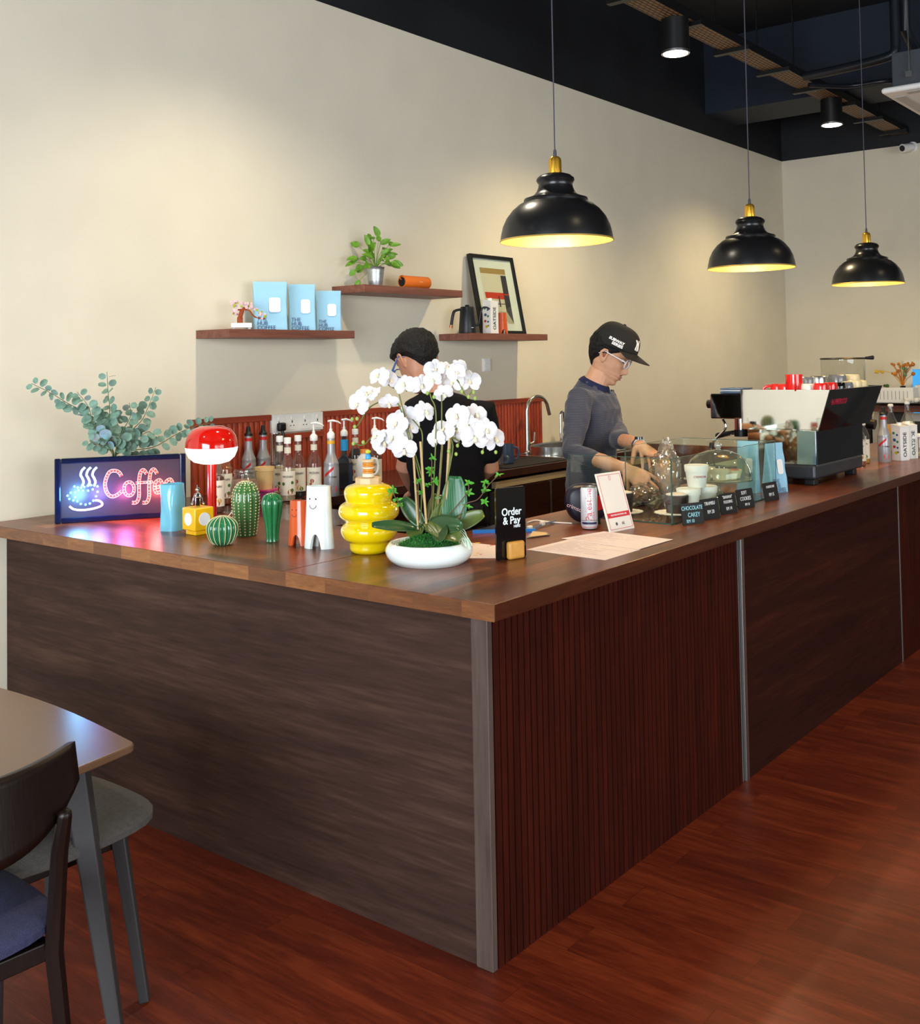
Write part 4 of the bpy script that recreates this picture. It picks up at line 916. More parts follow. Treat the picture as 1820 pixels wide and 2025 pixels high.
# tablet-like slab, straps, coaster, cable
P = [on_z(935, 1055), on_z(1060, 1052), on_z(1030, 1038), on_z(985, 1040)]
t = thing('clipboard', 'thin black folder with a blue edge behind the black sign', 'folder', P[0], 0)
b = MB(); Q = [q-P[0] for q in P]; b.slab([(q.x, q.y) for q in Q], 0, .009); b.build('cover', mat('folder_dark', (24, 40, 58), .3), t, smooth=False)
dn = (Q[1]-Q[0]).normalized(); nn = Vector((dn.y, -dn.x, 0)); b = MB(); b.slab([tuple((Q[0]+nn*.002)[:2]), tuple((Q[1]+nn*.002)[:2]), tuple((Q[1]-nn*.003)[:2]), tuple((Q[0]-nn*.003)[:2])], -.0, .0125); b.build('edge', mat('bright_blue_edge', (50, 130, 220), .3), t, smooth=False)
t = thing('strap', 'blue-grey strap with two white buckles behind the papers', 'strap', (0, 0, 0))
sp_ = [on_z(1041, 1050, 1.004), on_z(1055, 1044, 1.006), on_z(1075, 1036, 1.008), on_z(1098, 1030, 1.006)]
MB().tube(curve_pts(sp_, 6), .006, 8, flat=.35).build('band', mat('slate_blue', (70, 86, 122), .5), t)
for (px, py) in ((1048, 1044), (1073, 1035)): MB().cbox(on_z(px, py, 1.012), (.022, .014, .016)).build('buckle', mat('buckle_white', (226, 216, 200), .4), t, bevel=.003)
t = thing('coaster', 'clear acrylic tray with a tan card insert behind the papers', 'tray', on_z(1068, 1060))
q0 = on_z(1068, 1060); Q = [on_z(*c)-q0 for c in ((1042, 1066), (1088, 1060), (1083, 1055), (1050, 1052))]
MB().slab([(q.x, q.y) for q in Q], 0, .004).build('tray', M['clearB'], t, smooth=False)
MB().slab([(q.x*.8, q.y*.8) for q in Q], .0045, .006).build('card', mat('tan_card', (196, 170, 124), .7), t, smooth=False)
cb = [on_z(1044, 1033, 1.003), on_z(1060, 1029, 1.003), on_z(1085, 1032, 1.003), on_z(1110, 1034, 1.003), on_z(1132, 1035, 1.003)]
tag(MB().tube(curve_pts(cb, 6), .0028, 8).build('charging_cable', M['white']), 'white charging cable running to the dark payment speaker', 'cable')

# payment speaker, can, payment card
q = on_z(1166, 1036); q = Vector((1.30, .53, 1.0))
t = thing('payment_speaker', 'rounded dark navy payment speaker with red disc, behind the drinks can', 'speaker', q, face_cam(q, .15))
navy = mat('navy_shell', (20, 20, 40), .35)
def shell(u, v):
    a = 2*PI*u; k = (0, .75, .93, 1, 1, .93, .75, 0)[int(round(v*7))]; y = (-.03, -.03, -.024, -.014, .014, .024, .03, .03)[int(round(v*7))]
    x = .082*k*abs(math.cos(a))**.75*(1 if math.cos(a) > 0 else -1); z = .074*k*abs(math.sin(a))**.7*(1 if math.sin(a) > 0 else -1)
    return (x*(1-.15*(z < 0)*abs(z)/.074), y, .078+z)
MB().grid(shell, 48, 7, closed_u=True).build('shell', navy, t)
text('crimson', .022, mat('pinkish_white', (236, 200, 206), .5), t, loc=(-.046, -.0315, .062), rot=(PI/2, .42, 0))
b = MB(); b.prism([(.038+.028*math.cos(2*PI*k/28), .08+.028*math.sin(2*PI*k/28)) for k in range(28)], -.034, -.03); b.build('red_disc', mat('disc_red', (200, 20, 30), .3), t, smooth=False)
MB().box(.02, .05, -.026, .02, 0, .03).build('foot', M['black'], t, smooth=False, bevel=.003)
p, s, cy_ = base_at(1166.5, 1049, 14)
t = thing('drinks_can', 'slim white drinks can with red vertical lettering', 'can', p, face_cam(p))
R = .031; H = .158
MB().lathe([(.022, .0), (.0265, .004), (.0268, .006)], 40).build('can_base', M['alu'], t)
MB().lathe([(.0268, .006), (R, .016), (R, H-.012), (.028, H-.003)], 48, caps=False).build('can_body', mat('can_white', (222, 230, 236), .22, .25), t)
MB().lathe([(.028, H-.003), (.0285, H), (.027, H), (.026, H-.004), (0, H-.004)], 48, caps=False).build('can_top', M['alu'], t)
rp = mat('can_red', (204, 62, 62), .4)
o = text('Palestine', .0335, rp, t, ext=.0002)
def wrapv(o, R, z0, x0=0.0):   # lettering that climbs the can
    for v in o.data.vertices:
        x, z = v.co.x, v.co.z; a = (-z+x0)/R; v.co = Vector(((R+.0006-v.co.y*.2)*math.sin(a), -(R+.0006-v.co.y*.2)*math.cos(a), z0+x))
wrapv(o, R, .094, -.001)
o = text('COLA', .012, rp, t, ext=.0002, name='small_lettering'); wrapv(o, R, .052, .016)
b = MB(); cylpatch(b, R+.0005, .022, .03, -1.0, 1.0); cylpatch(b, R+.0005, .035, .0365, -1.2, 1.2); b.cur = 1; b.cur = 0
b.build('stripe', mat('can_navy', (40, 40, 80), .4), t); b = MB(); cylpatch(b, .0295, .0105, .019, -1.0, .9); b.build('orange_band', mat('can_orange', (214, 70, 34), .4), t)
A = on_z(1207, 1054); B = on_z(1256, 1044); d = B-A
t = thing('payment_card_stand', 'tilted white payment card with red border and red banner', 'sign', A, math.atan2(d.y, d.x), rx=-.29)
W_ = d.length*.99; H = .216
MB().box(0, W_, 0, .005, 0, H).build('card', mat('card_white', (228, 222, 210), .5), t, smooth=False, bevel=.001)
rb_ = mat('card_red', (200, 50, 58), .5); b = MB(); k1, k2 = .008, .0095
for q in ((k1, W_-k1, k1, k2), (k1, W_-k1, H-k2, H-k1), (k1, k2, k2, H-k2), (W_-k2, W_-k1, k2, H-k2)): b.box(q[0], q[1], -.0006, 0, q[2], q[3])
b.build('border', rb_, t, smooth=False); MB().box(k1, W_-k1, -.0008, 0, .050, .068).build('banner', rb_, t, smooth=False)
text('MALAYSIA NATIONAL QR', .0085, wt_, t, loc=(W_/2, -.001, .059), sx=.95)
gp = mat('card_grey', (90, 86, 90), .5)
text('AE', .015, gp, t, loc=(W_*.6, -.0006, .026))
b = MB(); b.prism([(W_*.34+.006*math.cos(2*PI*k/14), .027+.006*math.sin(2*PI*k/14)) for k in range(14)], -.0007, 0); b.build('emblem', gp, t, smooth=False)
b = MB()
for k in range(16):
    a = 2*PI*k/16; a2 = 2*PI*(k+1)/16; b.add([(W_/2+.006*math.cos(a), -.0006, .195+.009*math.sin(a)), (W_/2+.006*math.cos(a2), -.0006, .195+.009*math.sin(a2)), (W_/2+.0045*math.cos(a2), -.0006, .195+.0075*math.sin(a2)), (W_/2+.0045*math.cos(a), -.0006, .195+.0075*math.sin(a))], [(0, 1, 2, 3)])
b.build('crest', rb_, t, smooth=False)
MB().box(W_*.3, W_*.7, .006, .012, .004, .1).box(W_*.3, W_*.7, .012, .045, .004, .010).build('rear_foot', bpy.data.materials['card_white'], t, smooth=False)

# ================================================================== glass display case and what is in it
X0, X1, Y0, Y1, Z1 = 1.43, 2.42, .236, .69, 1.246
t = thing('glass_display_case', 'open-topped clear glass display case on the counter', 'display case', (X0, Y0, 1.0))
edge = mat('glass_edge_green', (60, 96, 84), .15, trans=.3)
w, h, dp = X1-X0, .246, Y1-Y0; th = .005
MB().box(0, w, 0, dp, 0, .005).build('glass_floor', M['clear'], t, smooth=False)
MB().box(0, w, 0, th, .0055, h).build('front_pane', M['clear'], t, smooth=False)
MB().box(0, th, th+.0005, dp-th-.0005, .0055, h).build('side_pane', M['clear'], t, smooth=False)
MB().box(w-th, w, th+.0005, dp-th-.0005, .0055, h).build('side_pane', M['clear'], t, smooth=False)
MB().box(w*.45, w, dp-th, dp, .0055, h).build('back_pane', M['clear'], t, smooth=False)
b = MB(); e = .0022
b.box(-e, e, -e, e, 0, h); b.box(-e/2, e/2, dp-e/2, dp+e/2, 0, h); b.box(w-e/2, w+e/2, -e/2, e/2, 0, h)
b.box(0, w, -e*.4, th*.5, h-.001, h+.001); b.box(-e*.4, th*.5, 0, dp, h-.001, h+.001); b.box(w-th*.5, w, 0, dp, h-.001, h+.001); b.box(w*.45, w, dp-th*.5, dp, h-.0005, h+.0005); b.box(w*.45-.001, w*.45+.001, dp-.004, dp, 0, h)
b.box(0, w, -e, e*.4, 0, .0045); b.box(-e, e*.4, 0, dp, 0, .0045)
b.build('glass_edges', edge, t, smooth=False)
doil = mat('white_doily', (238, 234, 226), .8)
def doily(x, y, r, label):
    o = MB().lathe([(0, 0), (r, 0), (r, .0012), (0, .0012)], 72, fn=lambda a, q, z: q*(1+.03*math.cos(18*a)), caps=False, c=(x, y, 1.0055)).build('doily', doil, smooth=False)
    tag(o, label, 'doily', 'paper doilies')
doily(1.70, .36, .085, 'white paper doily under the chocolate cake nearest the case corner'); doily(1.62, .55, .075, 'white paper doily under the chocolate cake behind the payment card')
cakem = mat('chocolate_cake', (44, 26, 20), .7, var=.3, vs=60, bump=.4, bs=120)
def choc(x, y, r, h, label):
    t = thing('chocolate_cake', label, 'cake', (x, y, 1.0072), 0, 'chocolate cakes in the case')
    MB().lathe([(0, 0), (r*.88, 0), (r*.95, h*.5), (r, h*.92), (r*.93, h), (0, h)], 48, caps=False, fn=lambda a, q, z: q*(1+.012*math.cos(24*a))).build('sponge', cakem, t)
    MB().lathe([(0, h+.0005), (r*.9, h+.0005), (r*.9, h+.004), (r*.5, h+.008), (0, h+.007)], 32, caps=False).build('topping', mat('cream_topping', (226, 214, 202), .6) if 'cream_topping' not in bpy.data.materials else bpy.data.materials['cream_topping'], t)
choc(1.69, .35, .047, .070, 'round dark chocolate cake with pale top near the case corner')
choc(1.60, .55, .047, .075, 'round dark chocolate cake behind the tilted payment card')
wrap = glass('crinkled_plastic', (250, 246, 238), .99, .04, 3.2, .10, (230, 220, 206))
def crumple(c, rx, ry, rz_, seed, amp=.22, tilt=0.0):
    b = MB(); R_ = Matrix.Rotation(tilt, 3, 'Y')
    def fn(u, v):
        a = 2*PI*u; t_ = PI*v; n = Vector((math.sin(t_)*math.cos(a), math.sin(t_)*math.sin(a), -math.cos(t_)))
        k = 1+amp*(abs(noise.noise(n*2.6+Vector((seed, 0, 0))))*1.6-.3)+amp*.55*(abs(noise.noise(n*7+Vector((0, seed, 0))))-.2)
        q = R_ @ Vector((n.x*rx*k, n.y*ry*k, n.z*rz_*k)); return (c[0]+q.x, c[1]+q.y, c[2]+q.z)
    return b.grid(fn, 72, 40, closed_u=True)
def wrapped(loc, size, inner_, label, seed, tilt=0.0, tail=False):
    t = thing('wrapped_bread', label, 'bread', loc, 0, 'bread in clear plastic bags'); hz = size[2]
    crumple((0, 0, hz*.98), size[0], size[1], size[2], seed, tilt=tilt).build('plastic_bag', wrap, t, ang=25)
    if tail: crumple((.02, -.0, hz*2.0), .022, .02, .035, seed+3, .5).build('bag_knot', wrap, t, ang=25)
    crumple((0, 0, hz*.86), size[0]*.72, size[1]*.72, size[2]*.72, seed+8, .10, tilt).build('loaf', inner_, t)
bread = mat('golden_bread', (158, 112, 48), .7, var=.35, vs=22)
hd = (Vector((1.86, .55, 1.1))-CAM).dot(CF)
wrapped((2.075, .600, 1.0065), (.072, .066, .112), bread, 'tall bread loaf in a knotted clear bag under the barista\'s left hand', 3, .15, tail=True)
wrapped((1.87, .605, 1.0065), (.085, .055, .042), mat('dark_bread', (110, 78, 40), .7, var=.4, vs=25), 'flat bread in crinkled clear plastic under the barista\'s right hand', 9)
# lidded paper cups
cupm = mat('paper_cup_white', (236, 234, 226), .5); cred = mat('crimson_print', (170, 30, 40), .5)
c0 = thing('lidded_paper_cup', 'white lidded paper cup on top of the cup stack with small red print', 'cup', (1.8, .31, 1.0), 0, 'white lidded cups in the case')
MB().lathe([(.035, 0), (.036, .001), (.0445, .062), (.0445, .064)], 40).build('cup', cupm, c0); MB().lathe([(.0475, .0642), (.0495, .088), (.0475, .091), (.044, .0895), (0, .0895)], 40, caps=False).lathe([(.0447, .064), (.0475, .0642)], 40, caps=False).build('lid', cupm, c0)
text('CRIMSON', .0125, cred, c0, loc=(0, 0, .045), wrap=.0425)
q1 = Vector((1.765, .335, 1.0058)); q2 = Vector((1.875, .315, 1.0058)); top = at_d(1381, 979, (Vector((1.83, .33, 1.1))-CAM).dot(CF))
q3 = (q1+q2)/2; q3.z = 1.0058+.0905
c0.location = q3; c0.rotation_euler.z = face_cam(q3, .35)
dup(c0, q1, face_cam(q1, 2.5), 'left bottom white lidded paper cup of the stack, behind the Chocolate Cakey card'); dup(c0, q2, face_cam(q2, 2.0), 'right bottom white lidded paper cup of the stack, behind the Tiramisu card')
# cake stand with dome
q = Vector((2.215, .415, 1.0058)); s = scl(q+Vector((0, 0, .08)))
t = thing('cake_stand', 'footed glass cake stand with round glass dome and knob', 'cake stand', q)
gl2 = glass('dome_glass', (240, 246, 226), .97, 0, 1.6, .03, (220, 230, 200))
MB().lathe([(.065, 0), (.06, .004), (.02, .012), (.011, .025), (.010, .055), (.02, .068), (.15, .078), (.152, .083), (.148, .084), (.02, .074), (0, .074)], 56, caps=False).build('stand', glass('stand_glass', (226, 240, 222), .95, 0, 1.8, .06, (200, 225, 205)), t)
MB().lathe([(.142, .085), (.143, .1), (.138, .13), (.120, .165), (.09, .19), (.05, .205), (.012, .21)], 56, caps=False).build('dome', gl2, t)
MB().sphere((0, 0, .228), .0165, 16, 10).lathe([(.012, .208), (.009, .214), (.012, .22)], 20).build('knob', glass('knob_glass', (240, 244, 236), .85, .03, 3, .25, (225, 225, 215)), t)
yc = mat('yellow_sponge', (228, 188, 60), .7, var=.15, vs=40); tp = mat('red_jam_top', (168, 52, 26), .4); lin_ = mat('paper_liner', (236, 222, 206), .7)
def cupcake(dx_, dy_, label, tall=1.0):
    t = thing('cupcake', label, 'cupcake', (q.x+dx_, q.y+dy_, q.z+.0848), dx_*20, 'small cakes under the glass dome')
    MB().lathe([(0, 0), (.032, 0), (.037, .028), (.030, .033), (0, .034)], 32, caps=False).build('sponge', yc, t)
    MB().lathe([(.0325, .0005), (.042, .045*tall)], 48, caps=False, fn=lambda a, r, z: r*(1+.05*math.cos(9*a)*(z > .02))).build('paper_liner', lin_, t)
    MB().lathe([(.03, .0345), (.022, .0385), (0, .039)], 24, caps=False).build('jam_top', tp, t)
cupcake(-.055, -.035, 'yellow cake in pleated paper under the dome, front left'); cupcake(.035, -.05, 'yellow cake in pleated paper under the dome, front right', .8); cupcake(.0, .06, 'yellow cake in pleated paper under the dome, at the back')
# price cards
cardb = mat('chalkboard', (24, 23, 23), .6); chalk = mat('chalk_white', (220, 222, 218), .8); chb = mat('chalk_cyan', (150, 210, 220), .8)
def price(L_, R_, lines, label, h=.08):
    A = on_z(*L_); B = on_z(*R_); d = B-A; t = thing('price_card', label, 'price card', A, math.atan2(d.y, d.x), 'chalkboard price cards', rx=-.18); w = d.length
    MB().prism([(x+w/2, z_+h/2) for x, z_ in rrect(w/2, h/2, .006, n=4)], 0, .004).box(w*.3, w*.7, .004, .03, 0.001, .004).build('board', cardb, t, smooth=False)
    for (s_, z_, sz, m__, al) in lines: text(s_, sz, m__, t, loc=(w*al, -.0006, h*z_), shear=.1, sx=.8)
price((1352, 1039.5), (1394, 1034.5), [('CHOCOLATE', .76, .0215, chb, .5), ('CAKEY', .44, .024, chb, .55), ('RM 10', .16, .018, chb, .35)], 'black chalk card reading Chocolate Cakey, nearest the camera')
price((1391, 1030), (1426, 1024), [('TIRAMISU', .76, .019, chalk, .5), ('RM 20', .36, .02, chalk, .5)], 'black chalk card reading Tiramisu RM 20')
price((1428, 1018.5), (1460, 1012.5), [('"BANANA"', .82, .017, chalk, .5), ('PUDDING', .58, .017, chalk, .5), ('RM 14', .25, .019, chalk, .5)], 'black chalk card reading Banana Pudding RM 14')
price((1462, 1008), (1494, 1002.5), [('SOFT', .8, .02, chalk, .45), ('COOKIES', .5, .022, chalk, .5), ('RM 10', .2, .015, chalk, .55)], 'black chalk card reading Soft Cookies')
price((1515, 993), (1542, 987.5), [('CHEESECAKE', .76, .0145, chalk, .5), ('RM 15', .34, .02, chalk, .5)], 'black chalk card reading Cheesecake RM 15, farthest of five')
# ================================================================== bottles and jars along the back wall
mon_lab = mat('cream_label', (232, 222, 200), .6); txtd = mat('label_ink', (60, 40, 34), .6); greenp = mat('print_green', (70, 110, 40), .6); redp = mat('print_redbrown', (164, 70, 40), .6)
goldp = mat('print_gold', (214, 160, 50), .6)
def liquid(name, c): return bpy.data.materials.get(name) or mat(name, c, .08, coat=.6)
def syrup(loc, label, liq, level, fruit, cap='cap', yaw=0.0, group='syrup bottles on the back worktop', k=1.0):
    t = thing('syrup_bottle', label, 'bottle', loc, face_cam(loc, yaw), group)
    pr = [(.026, 0), (.033, .003), (.0345, .012), (.0345, .150), (.033, .162), (.026, .180), (.018, .198), (.0145, .212), (.0140, .262)]
    MB().lathe([(r, z*k) for r, z in pr], 32, caps=False).build('glass', M['clearB'], t)
    lv = [(0, .004)]+[(r-.002, z*k+.001*(i == 0)) for i, (r, z) in enumerate(pr) if z*k < level]
    lv.append((lv[-1][0] if level < .15 else .02, level)); lv.append((0, level))
    MB().lathe(lv, 28, caps=False).build('syrup', liq, t)
    b = MB(); cylpatch(b, .0352, .028, .138, -1.35, 1.35, 20); b.build('label', mon_lab, t)
    text('MONIN', .0145, txtd, t, name='lettering', loc=(0, 0, .112), wrap=.0353)
    b = MB(); b.cur = 0
    for (a, z, r, c_) in fruit: b.cur = c_; blob(b, .0358, a, z, r)
    b.build('label_picture', [redp, greenp, goldp], t, smooth=False)
    b = MB(); cylpatch(b, .0157, .218*k, .245*k, -2.8, 2.8, 16); b.build('neck_label', mon_lab, t)
    if cap == 'cap': MB().lathe([(.0165, .262), (.0165, .287), (.015, .29), (0, .29)], 24, caps=False).build('cap', M['white'], t)
    else: pump(t, .262)
    return t
def pump(t, z, m=None):
    m = m or M['white']
    MB().lathe([(.0175, z), (.0185, z+.004), (.0185, z+.022), (.012, z+.03), (.0075, z+.034), (.0075, z+.045), (.0045, z+.046), (.0045, z+.078)], 24).tube([(-.008, 0, z+.082), (.01, 0, z+.084), (.035, 0, z+.078), (.046, 0, z+.070)], [.0075, .008, .0055, .004], 10, flat=.7, round_=True).build('pump', m, t)
silver = mat('silver_bottle', (168, 168, 170), .35, .35); redband = mat('red_band', (206, 36, 36), .4)
def puree(loc, label, top='nozzle', band=None, yaw=0.0, diag=True, h=.30, group='silver puree bottles'):
    t = thing('puree_bottle', label, 'bottle', loc, face_cam(loc, yaw), group)
    MB().lathe([(.034, 0), (.036, .004), (.036, .135), (.034, .145), (.0355, .150), (.034, .160), (.024, .185), (.0185, .205), (.0175, .25), (.0175, .272)], 36).build('bottle', silver, t)
    b = MB(); cylpatch(b, .0182, .246, .262, -2.6, 2.6, 16); b.build('neck_band', band or redband, t)
    text('MONIN', .013, txtd, t, loc=(.004, 0, .092), wrap=.0365)
    if diag:
        b = MB(); n = 10; vs = []
        for i in range(n+1):
            a = -1.0+1.3*i/n; z = .088+.04*i/n; vs += [(.0367*math.sin(a), -.0367*math.cos(a), z), (.0367*math.sin(a), -.0367*math.cos(a), z+.015)]
        b.add(vs, [(2*i, 2*i+2, 2*i+3, 2*i+1) for i in range(n)]); b.build('red_banner', redband, t)
    b = MB(); blob(b, .0368, .25, .035, .017); b.build('fruit_print', mat('fruit_red', (214, 70, 60), .5) if 'fruit_red' not in bpy.data.materials else bpy.data.materials['fruit_red'], t, smooth=False)
    if top == 'nozzle': MB().lathe([(.0205, .272), (.0205, .282), (.014, .288), (.009, .318), (.006, .32), (0, .32)], 24, caps=False).build('nozzle_cap', M['black'], t)
    else: pump(t, .272)
    return t
amber = liquid('amber_syrup', (150, 74, 26)); dark = liquid('dark_syrup', (30, 16, 12)); palel = liquid('pale_syrup', (196, 172, 140)); brownl = liquid('brown_syrup', (96, 46, 24)); redl = liquid('red_syrup', (160, 40, 30)); goldl = liquid('gold_syrup', (206, 150, 50))
nut = [(-.4, .05, .012, 0), (.05, .042, .014, 0), (.4, .052, .010, 2), (-.1, .07, .008, 1)]; van = [(-.3, .075, .01, 0), (-.5, .06, .007, 0), (.1, .045, .012, 2), (.4, .04, .01, 1)]; lea = [(.6, .085, .008, 1), (-.6, .08, .008, 1), (.3, .042, .013, 0), (.55, .05, .009, 1)]
def bz_(px, py): p = on_z(px, py, 1.0); return p
P_ = [bz_(451, 1018), bz_(474, 1003)]
syrup((P_[0].x+.02, P_[0].y+.1, 1.0), 'brown syrup bottle with nut label just right of the red lamp stem', brownl, .16, nut, group='syrup bottles behind the cacti')
syrup((P_[1].x+.04, P_[1].y+.15, 1.0), 'amber syrup bottle between the lamp and the clamp-lid jar', amber, .19, lea, group='syrup bottles behind the cacti')
puree((on_y(492, 900, 2.53).x, 2.53, 1.0), 'silver puree bottle with black nozzle, left of the pair by the splashback'); puree((on_y(521, 900, 2.53).x, 2.53, 1.0), 'silver puree bottle with black nozzle, right of the pair beside the steel shakers')
syrup((1.16, 2.05, 1.0), 'clear syrup bottle with hazelnut label right of the beige paper cup', palel, .15, lea)
syrup((1.22, 2.17, 1.0), 'clear syrup bottle partly hidden behind the hazelnut one', palel, .15, nut)
syrup((1.29, 2.12, 1.0), 'dark syrup bottle with white cap next to the pumped one', dark, .05, van)
syrup((1.345, 2.07, 1.0), 'dark syrup bottle with white pump and vanilla label', dark, .05, van, cap='pump')
puree((1.39, 2.0, 1.0), 'silver puree bottle with white pump and yellow band', top='pump', band=mat('yellow_band', (236, 176, 40), .4), group='silver puree bottles')
# steel shaker stack on an upturned beige cup on a pink tub
q = on_z(541, 1000); q = Vector((1.03, 2.06, 1.0))
t = thing('pink_tub', 'pink plastic tub under the beige paper cup', 'tub', q)
MB().lathe([(0, 0), (.043, 0), (.048, .055), (.052, .056), (.052, .060), (.0, .060)], 4, caps=False, fn=lambda a, r, z: r*1.15).build('tub', mat('pink_plastic', (176, 60, 120), .3), t, smooth=False, bevel=.006); t.rotation_euler.z = face_cam(q)+PI/4
MB().lathe([(0, .0605), (.058, .0605), (.058, .066), (0, .066)], 40, caps=False, sx=1.0).build('lid', mat('pink_lid', (190, 40, 110), .3), t)
q2 = q+Vector((0, 0, .0665))
t = thing('beige_paper_cup', 'beige paper cup standing on the pink tub', 'cup', q2)
MB().lathe([(0, 0), (.032, 0), (.041, .082), (.0445, .083), (.045, .1), (.043, .1), (.04, .08), (0, .079)], 40, caps=False).build('cup', mat('kraft_beige', (212, 176, 118), .6), t)
bpos = Vector((1.335, 2.33, 1.0))
t = thing('steel_shaker_stack', 'stack of two tall shiny steel shaker cups below the black plug', 'shaker', bpos)
for k in range(2):
    o = MB().lathe([(0, 0), (.023, 0), (.0245, .01), (.0255, .137), (.027, .14), (.027, .145), (.025, .145), (.023, .02), (0, .02)], 40, caps=False).build('steel_cup', M['chrome'], t); o.location.z = k*.1455
# clamp-lid jar
q = on_z(497, 1008)
t = thing('clamp_lid_jar', 'big glass clamp-lid storage jar behind the dotted cactus', 'jar', (q.x-.02, q.y+.02, 1.0))
MB().lathe([(0, 0), (.05, 0), (.058, .01), (.06, .09), (.052, .135), (.042, .150), (.042, .158)], 40, caps=False).build('jar', M['clearB'], t)
MB().lathe([(0, .003), (.048, .003), (.056, .012), (.058, .09), (.05, .13), (0, .13)], 36, caps=False).build('contents', mat('brown_sugar', (150, 112, 92), .7, var=.1, vs=60), t)
MB().lathe([(.045, .160), (.046, .168), (.04, .176), (0, .178)], 40, caps=False).build('lid', M['clearB'], t)
MB().lathe([(.0445, .1585), (.0455, .1595), (.0445, .1605)], 32, caps=False).tube([(.045, 0, .158), (.06, -.01, .163), (.065, -.01, .16)], .0015, 6).build('clamp', M['steel'], t)
# blue-labelled bottle, black bottle, white jug, pump bottle
q = Vector((1.64, 2.16, 1.0))
t = thing('mint_syrup_bottle', 'square bottle with bright blue neck label and white pump', 'bottle', q, face_cam(q, .5))
MB().lathe([(.04, 0), (.043, .005), (.043, .13), (.036, .15), (.018, .165), (.0155, .2), (.0155, .262)], 4, caps=True, fn=lambda a, r, z: r*(1.1 if z < .14 else 1)).build('bottle', mat('smoky_bottle', (40, 44, 52), .1, coat=.7), t, smooth=False, bevel=.006, seg=3)
MB().lathe([(.019, .19), (.019, .245)], 24).build('neck_label', mat('sky_blue_label', (40, 160, 220), .5), t); pump(t, .262)
o = MB().box(-.026, .026, -.0345, -.0335, .02, .125).build('label', mat('dark_blue_label', (28, 62, 120), .5), t, smooth=False); o.rotation_euler.z = PI/4
q = Vector((1.76, 2.20, 1.0)); syrup(q, 'dark bottle with white screw cap beside the blue-necked bottle', dark, .19, van, group='syrup bottles behind the yellow vase')
q = Vector((1.80, 2.10, 1.0)); syrup(q, 'syrup bottle with tall white pump behind the yellow vase stopper', brownl, .18, nut, cap='pump', group='syrup bottles behind the yellow vase')
q = on_z(757, 985); q = Vector((1.56, 1.9+.12, 1.0))
q = Vector((1.68, 1.86+.2, 1.0))
t = thing('white_jug', 'white plastic jug with orange cap behind the yellow vase', 'jug', q, face_cam(q, .3))
MB().lathe([(0, 0), (.04, 0), (.045, .01), (.045, .12), (.038, .15), (.02, .172), (.018, .178)], 32, caps=False).build('body', mat('milk_plastic', (228, 222, 212), .4), t)
MB().lathe([(.021, .178), (.021, .196), (0, .197)], 20, caps=False).build('cap', mat('cap_orange', (232, 130, 40), .4), t)
MB().tube(curve_pts([(.03, 0, .15), (.065, 0, .14), (.07, 0, .09), (.044, 0, .06)], 5), .007, 8).build('handle', bpy.data.materials['milk_plastic'], t)
q = on_z(797, 985); t = thing('drinking_glass', 'ribbed drinking glass with dark drink in front of the barista in black', 'glass', (q.x, q.y, .9995), 0)
# mugs on the drying mat
def mug(loc, label, m, r=.042, h=.095, rz=0.0, name='mug', handle=True, group=None):
    t = thing(name, label, 'mug' if name == 'mug' else 'cup', loc, rz, group)
    MB().lathe([(0, .003), (r*.8, 0), (r*.93, .004), (r, .02), (r, h), (r*.94, h), (r*.93, .02), (r*.8, .008), (0, .008)], 40, caps=False).build('body', m, t)
    if handle: MB().tube(curve_pts([(r-.002, 0, h*.82), (r+.022, 0, h*.78), (r+.03, 0, h*.5), (r+.018, 0, h*.25), (r-.002, 0, h*.2)], 6), .0045, 8, flat=1.5).build('handle', m, t)
    return t
q = on_z(1003, 918); q.z = 1.0035
mug(q, 'blue-grey mug standing on the black drying mat', mat('slate_mug', (58, 74, 100), .35), .045, .118, -.7)
for i, (px, py) in enumerate(((965, 925), (985, 922))):
    q = on_z(px, py); q.z = 1.0035; mug(q, ['clear glass cup on the drying mat behind the orchids', 'clear glass cup on the drying mat left of the blue-grey mug'][i], M['clearB'], .034, .07, -.7, 'glass_cup', group='glass cups on the drying mat')
# the ribbed glass
t = bpy.data.objects['drinking_glass']
MB().lathe([(0, 0), (.028, 0), (.034, .085), (.0335, .085), (.027, .004), (0, .004)], 48, caps=False, fn=lambda a, r, z: r*(1+.02*math.cos(24*a))).build('glass', M['clearB'], t)
MB().lathe([(0, .005), (.0265, .005), (.028, .03), (0, .03)], 32, caps=False).build('drink', liquid('berry_drink', (80, 12, 16)), t)
t.location = (1.13, 1.80, .9985)

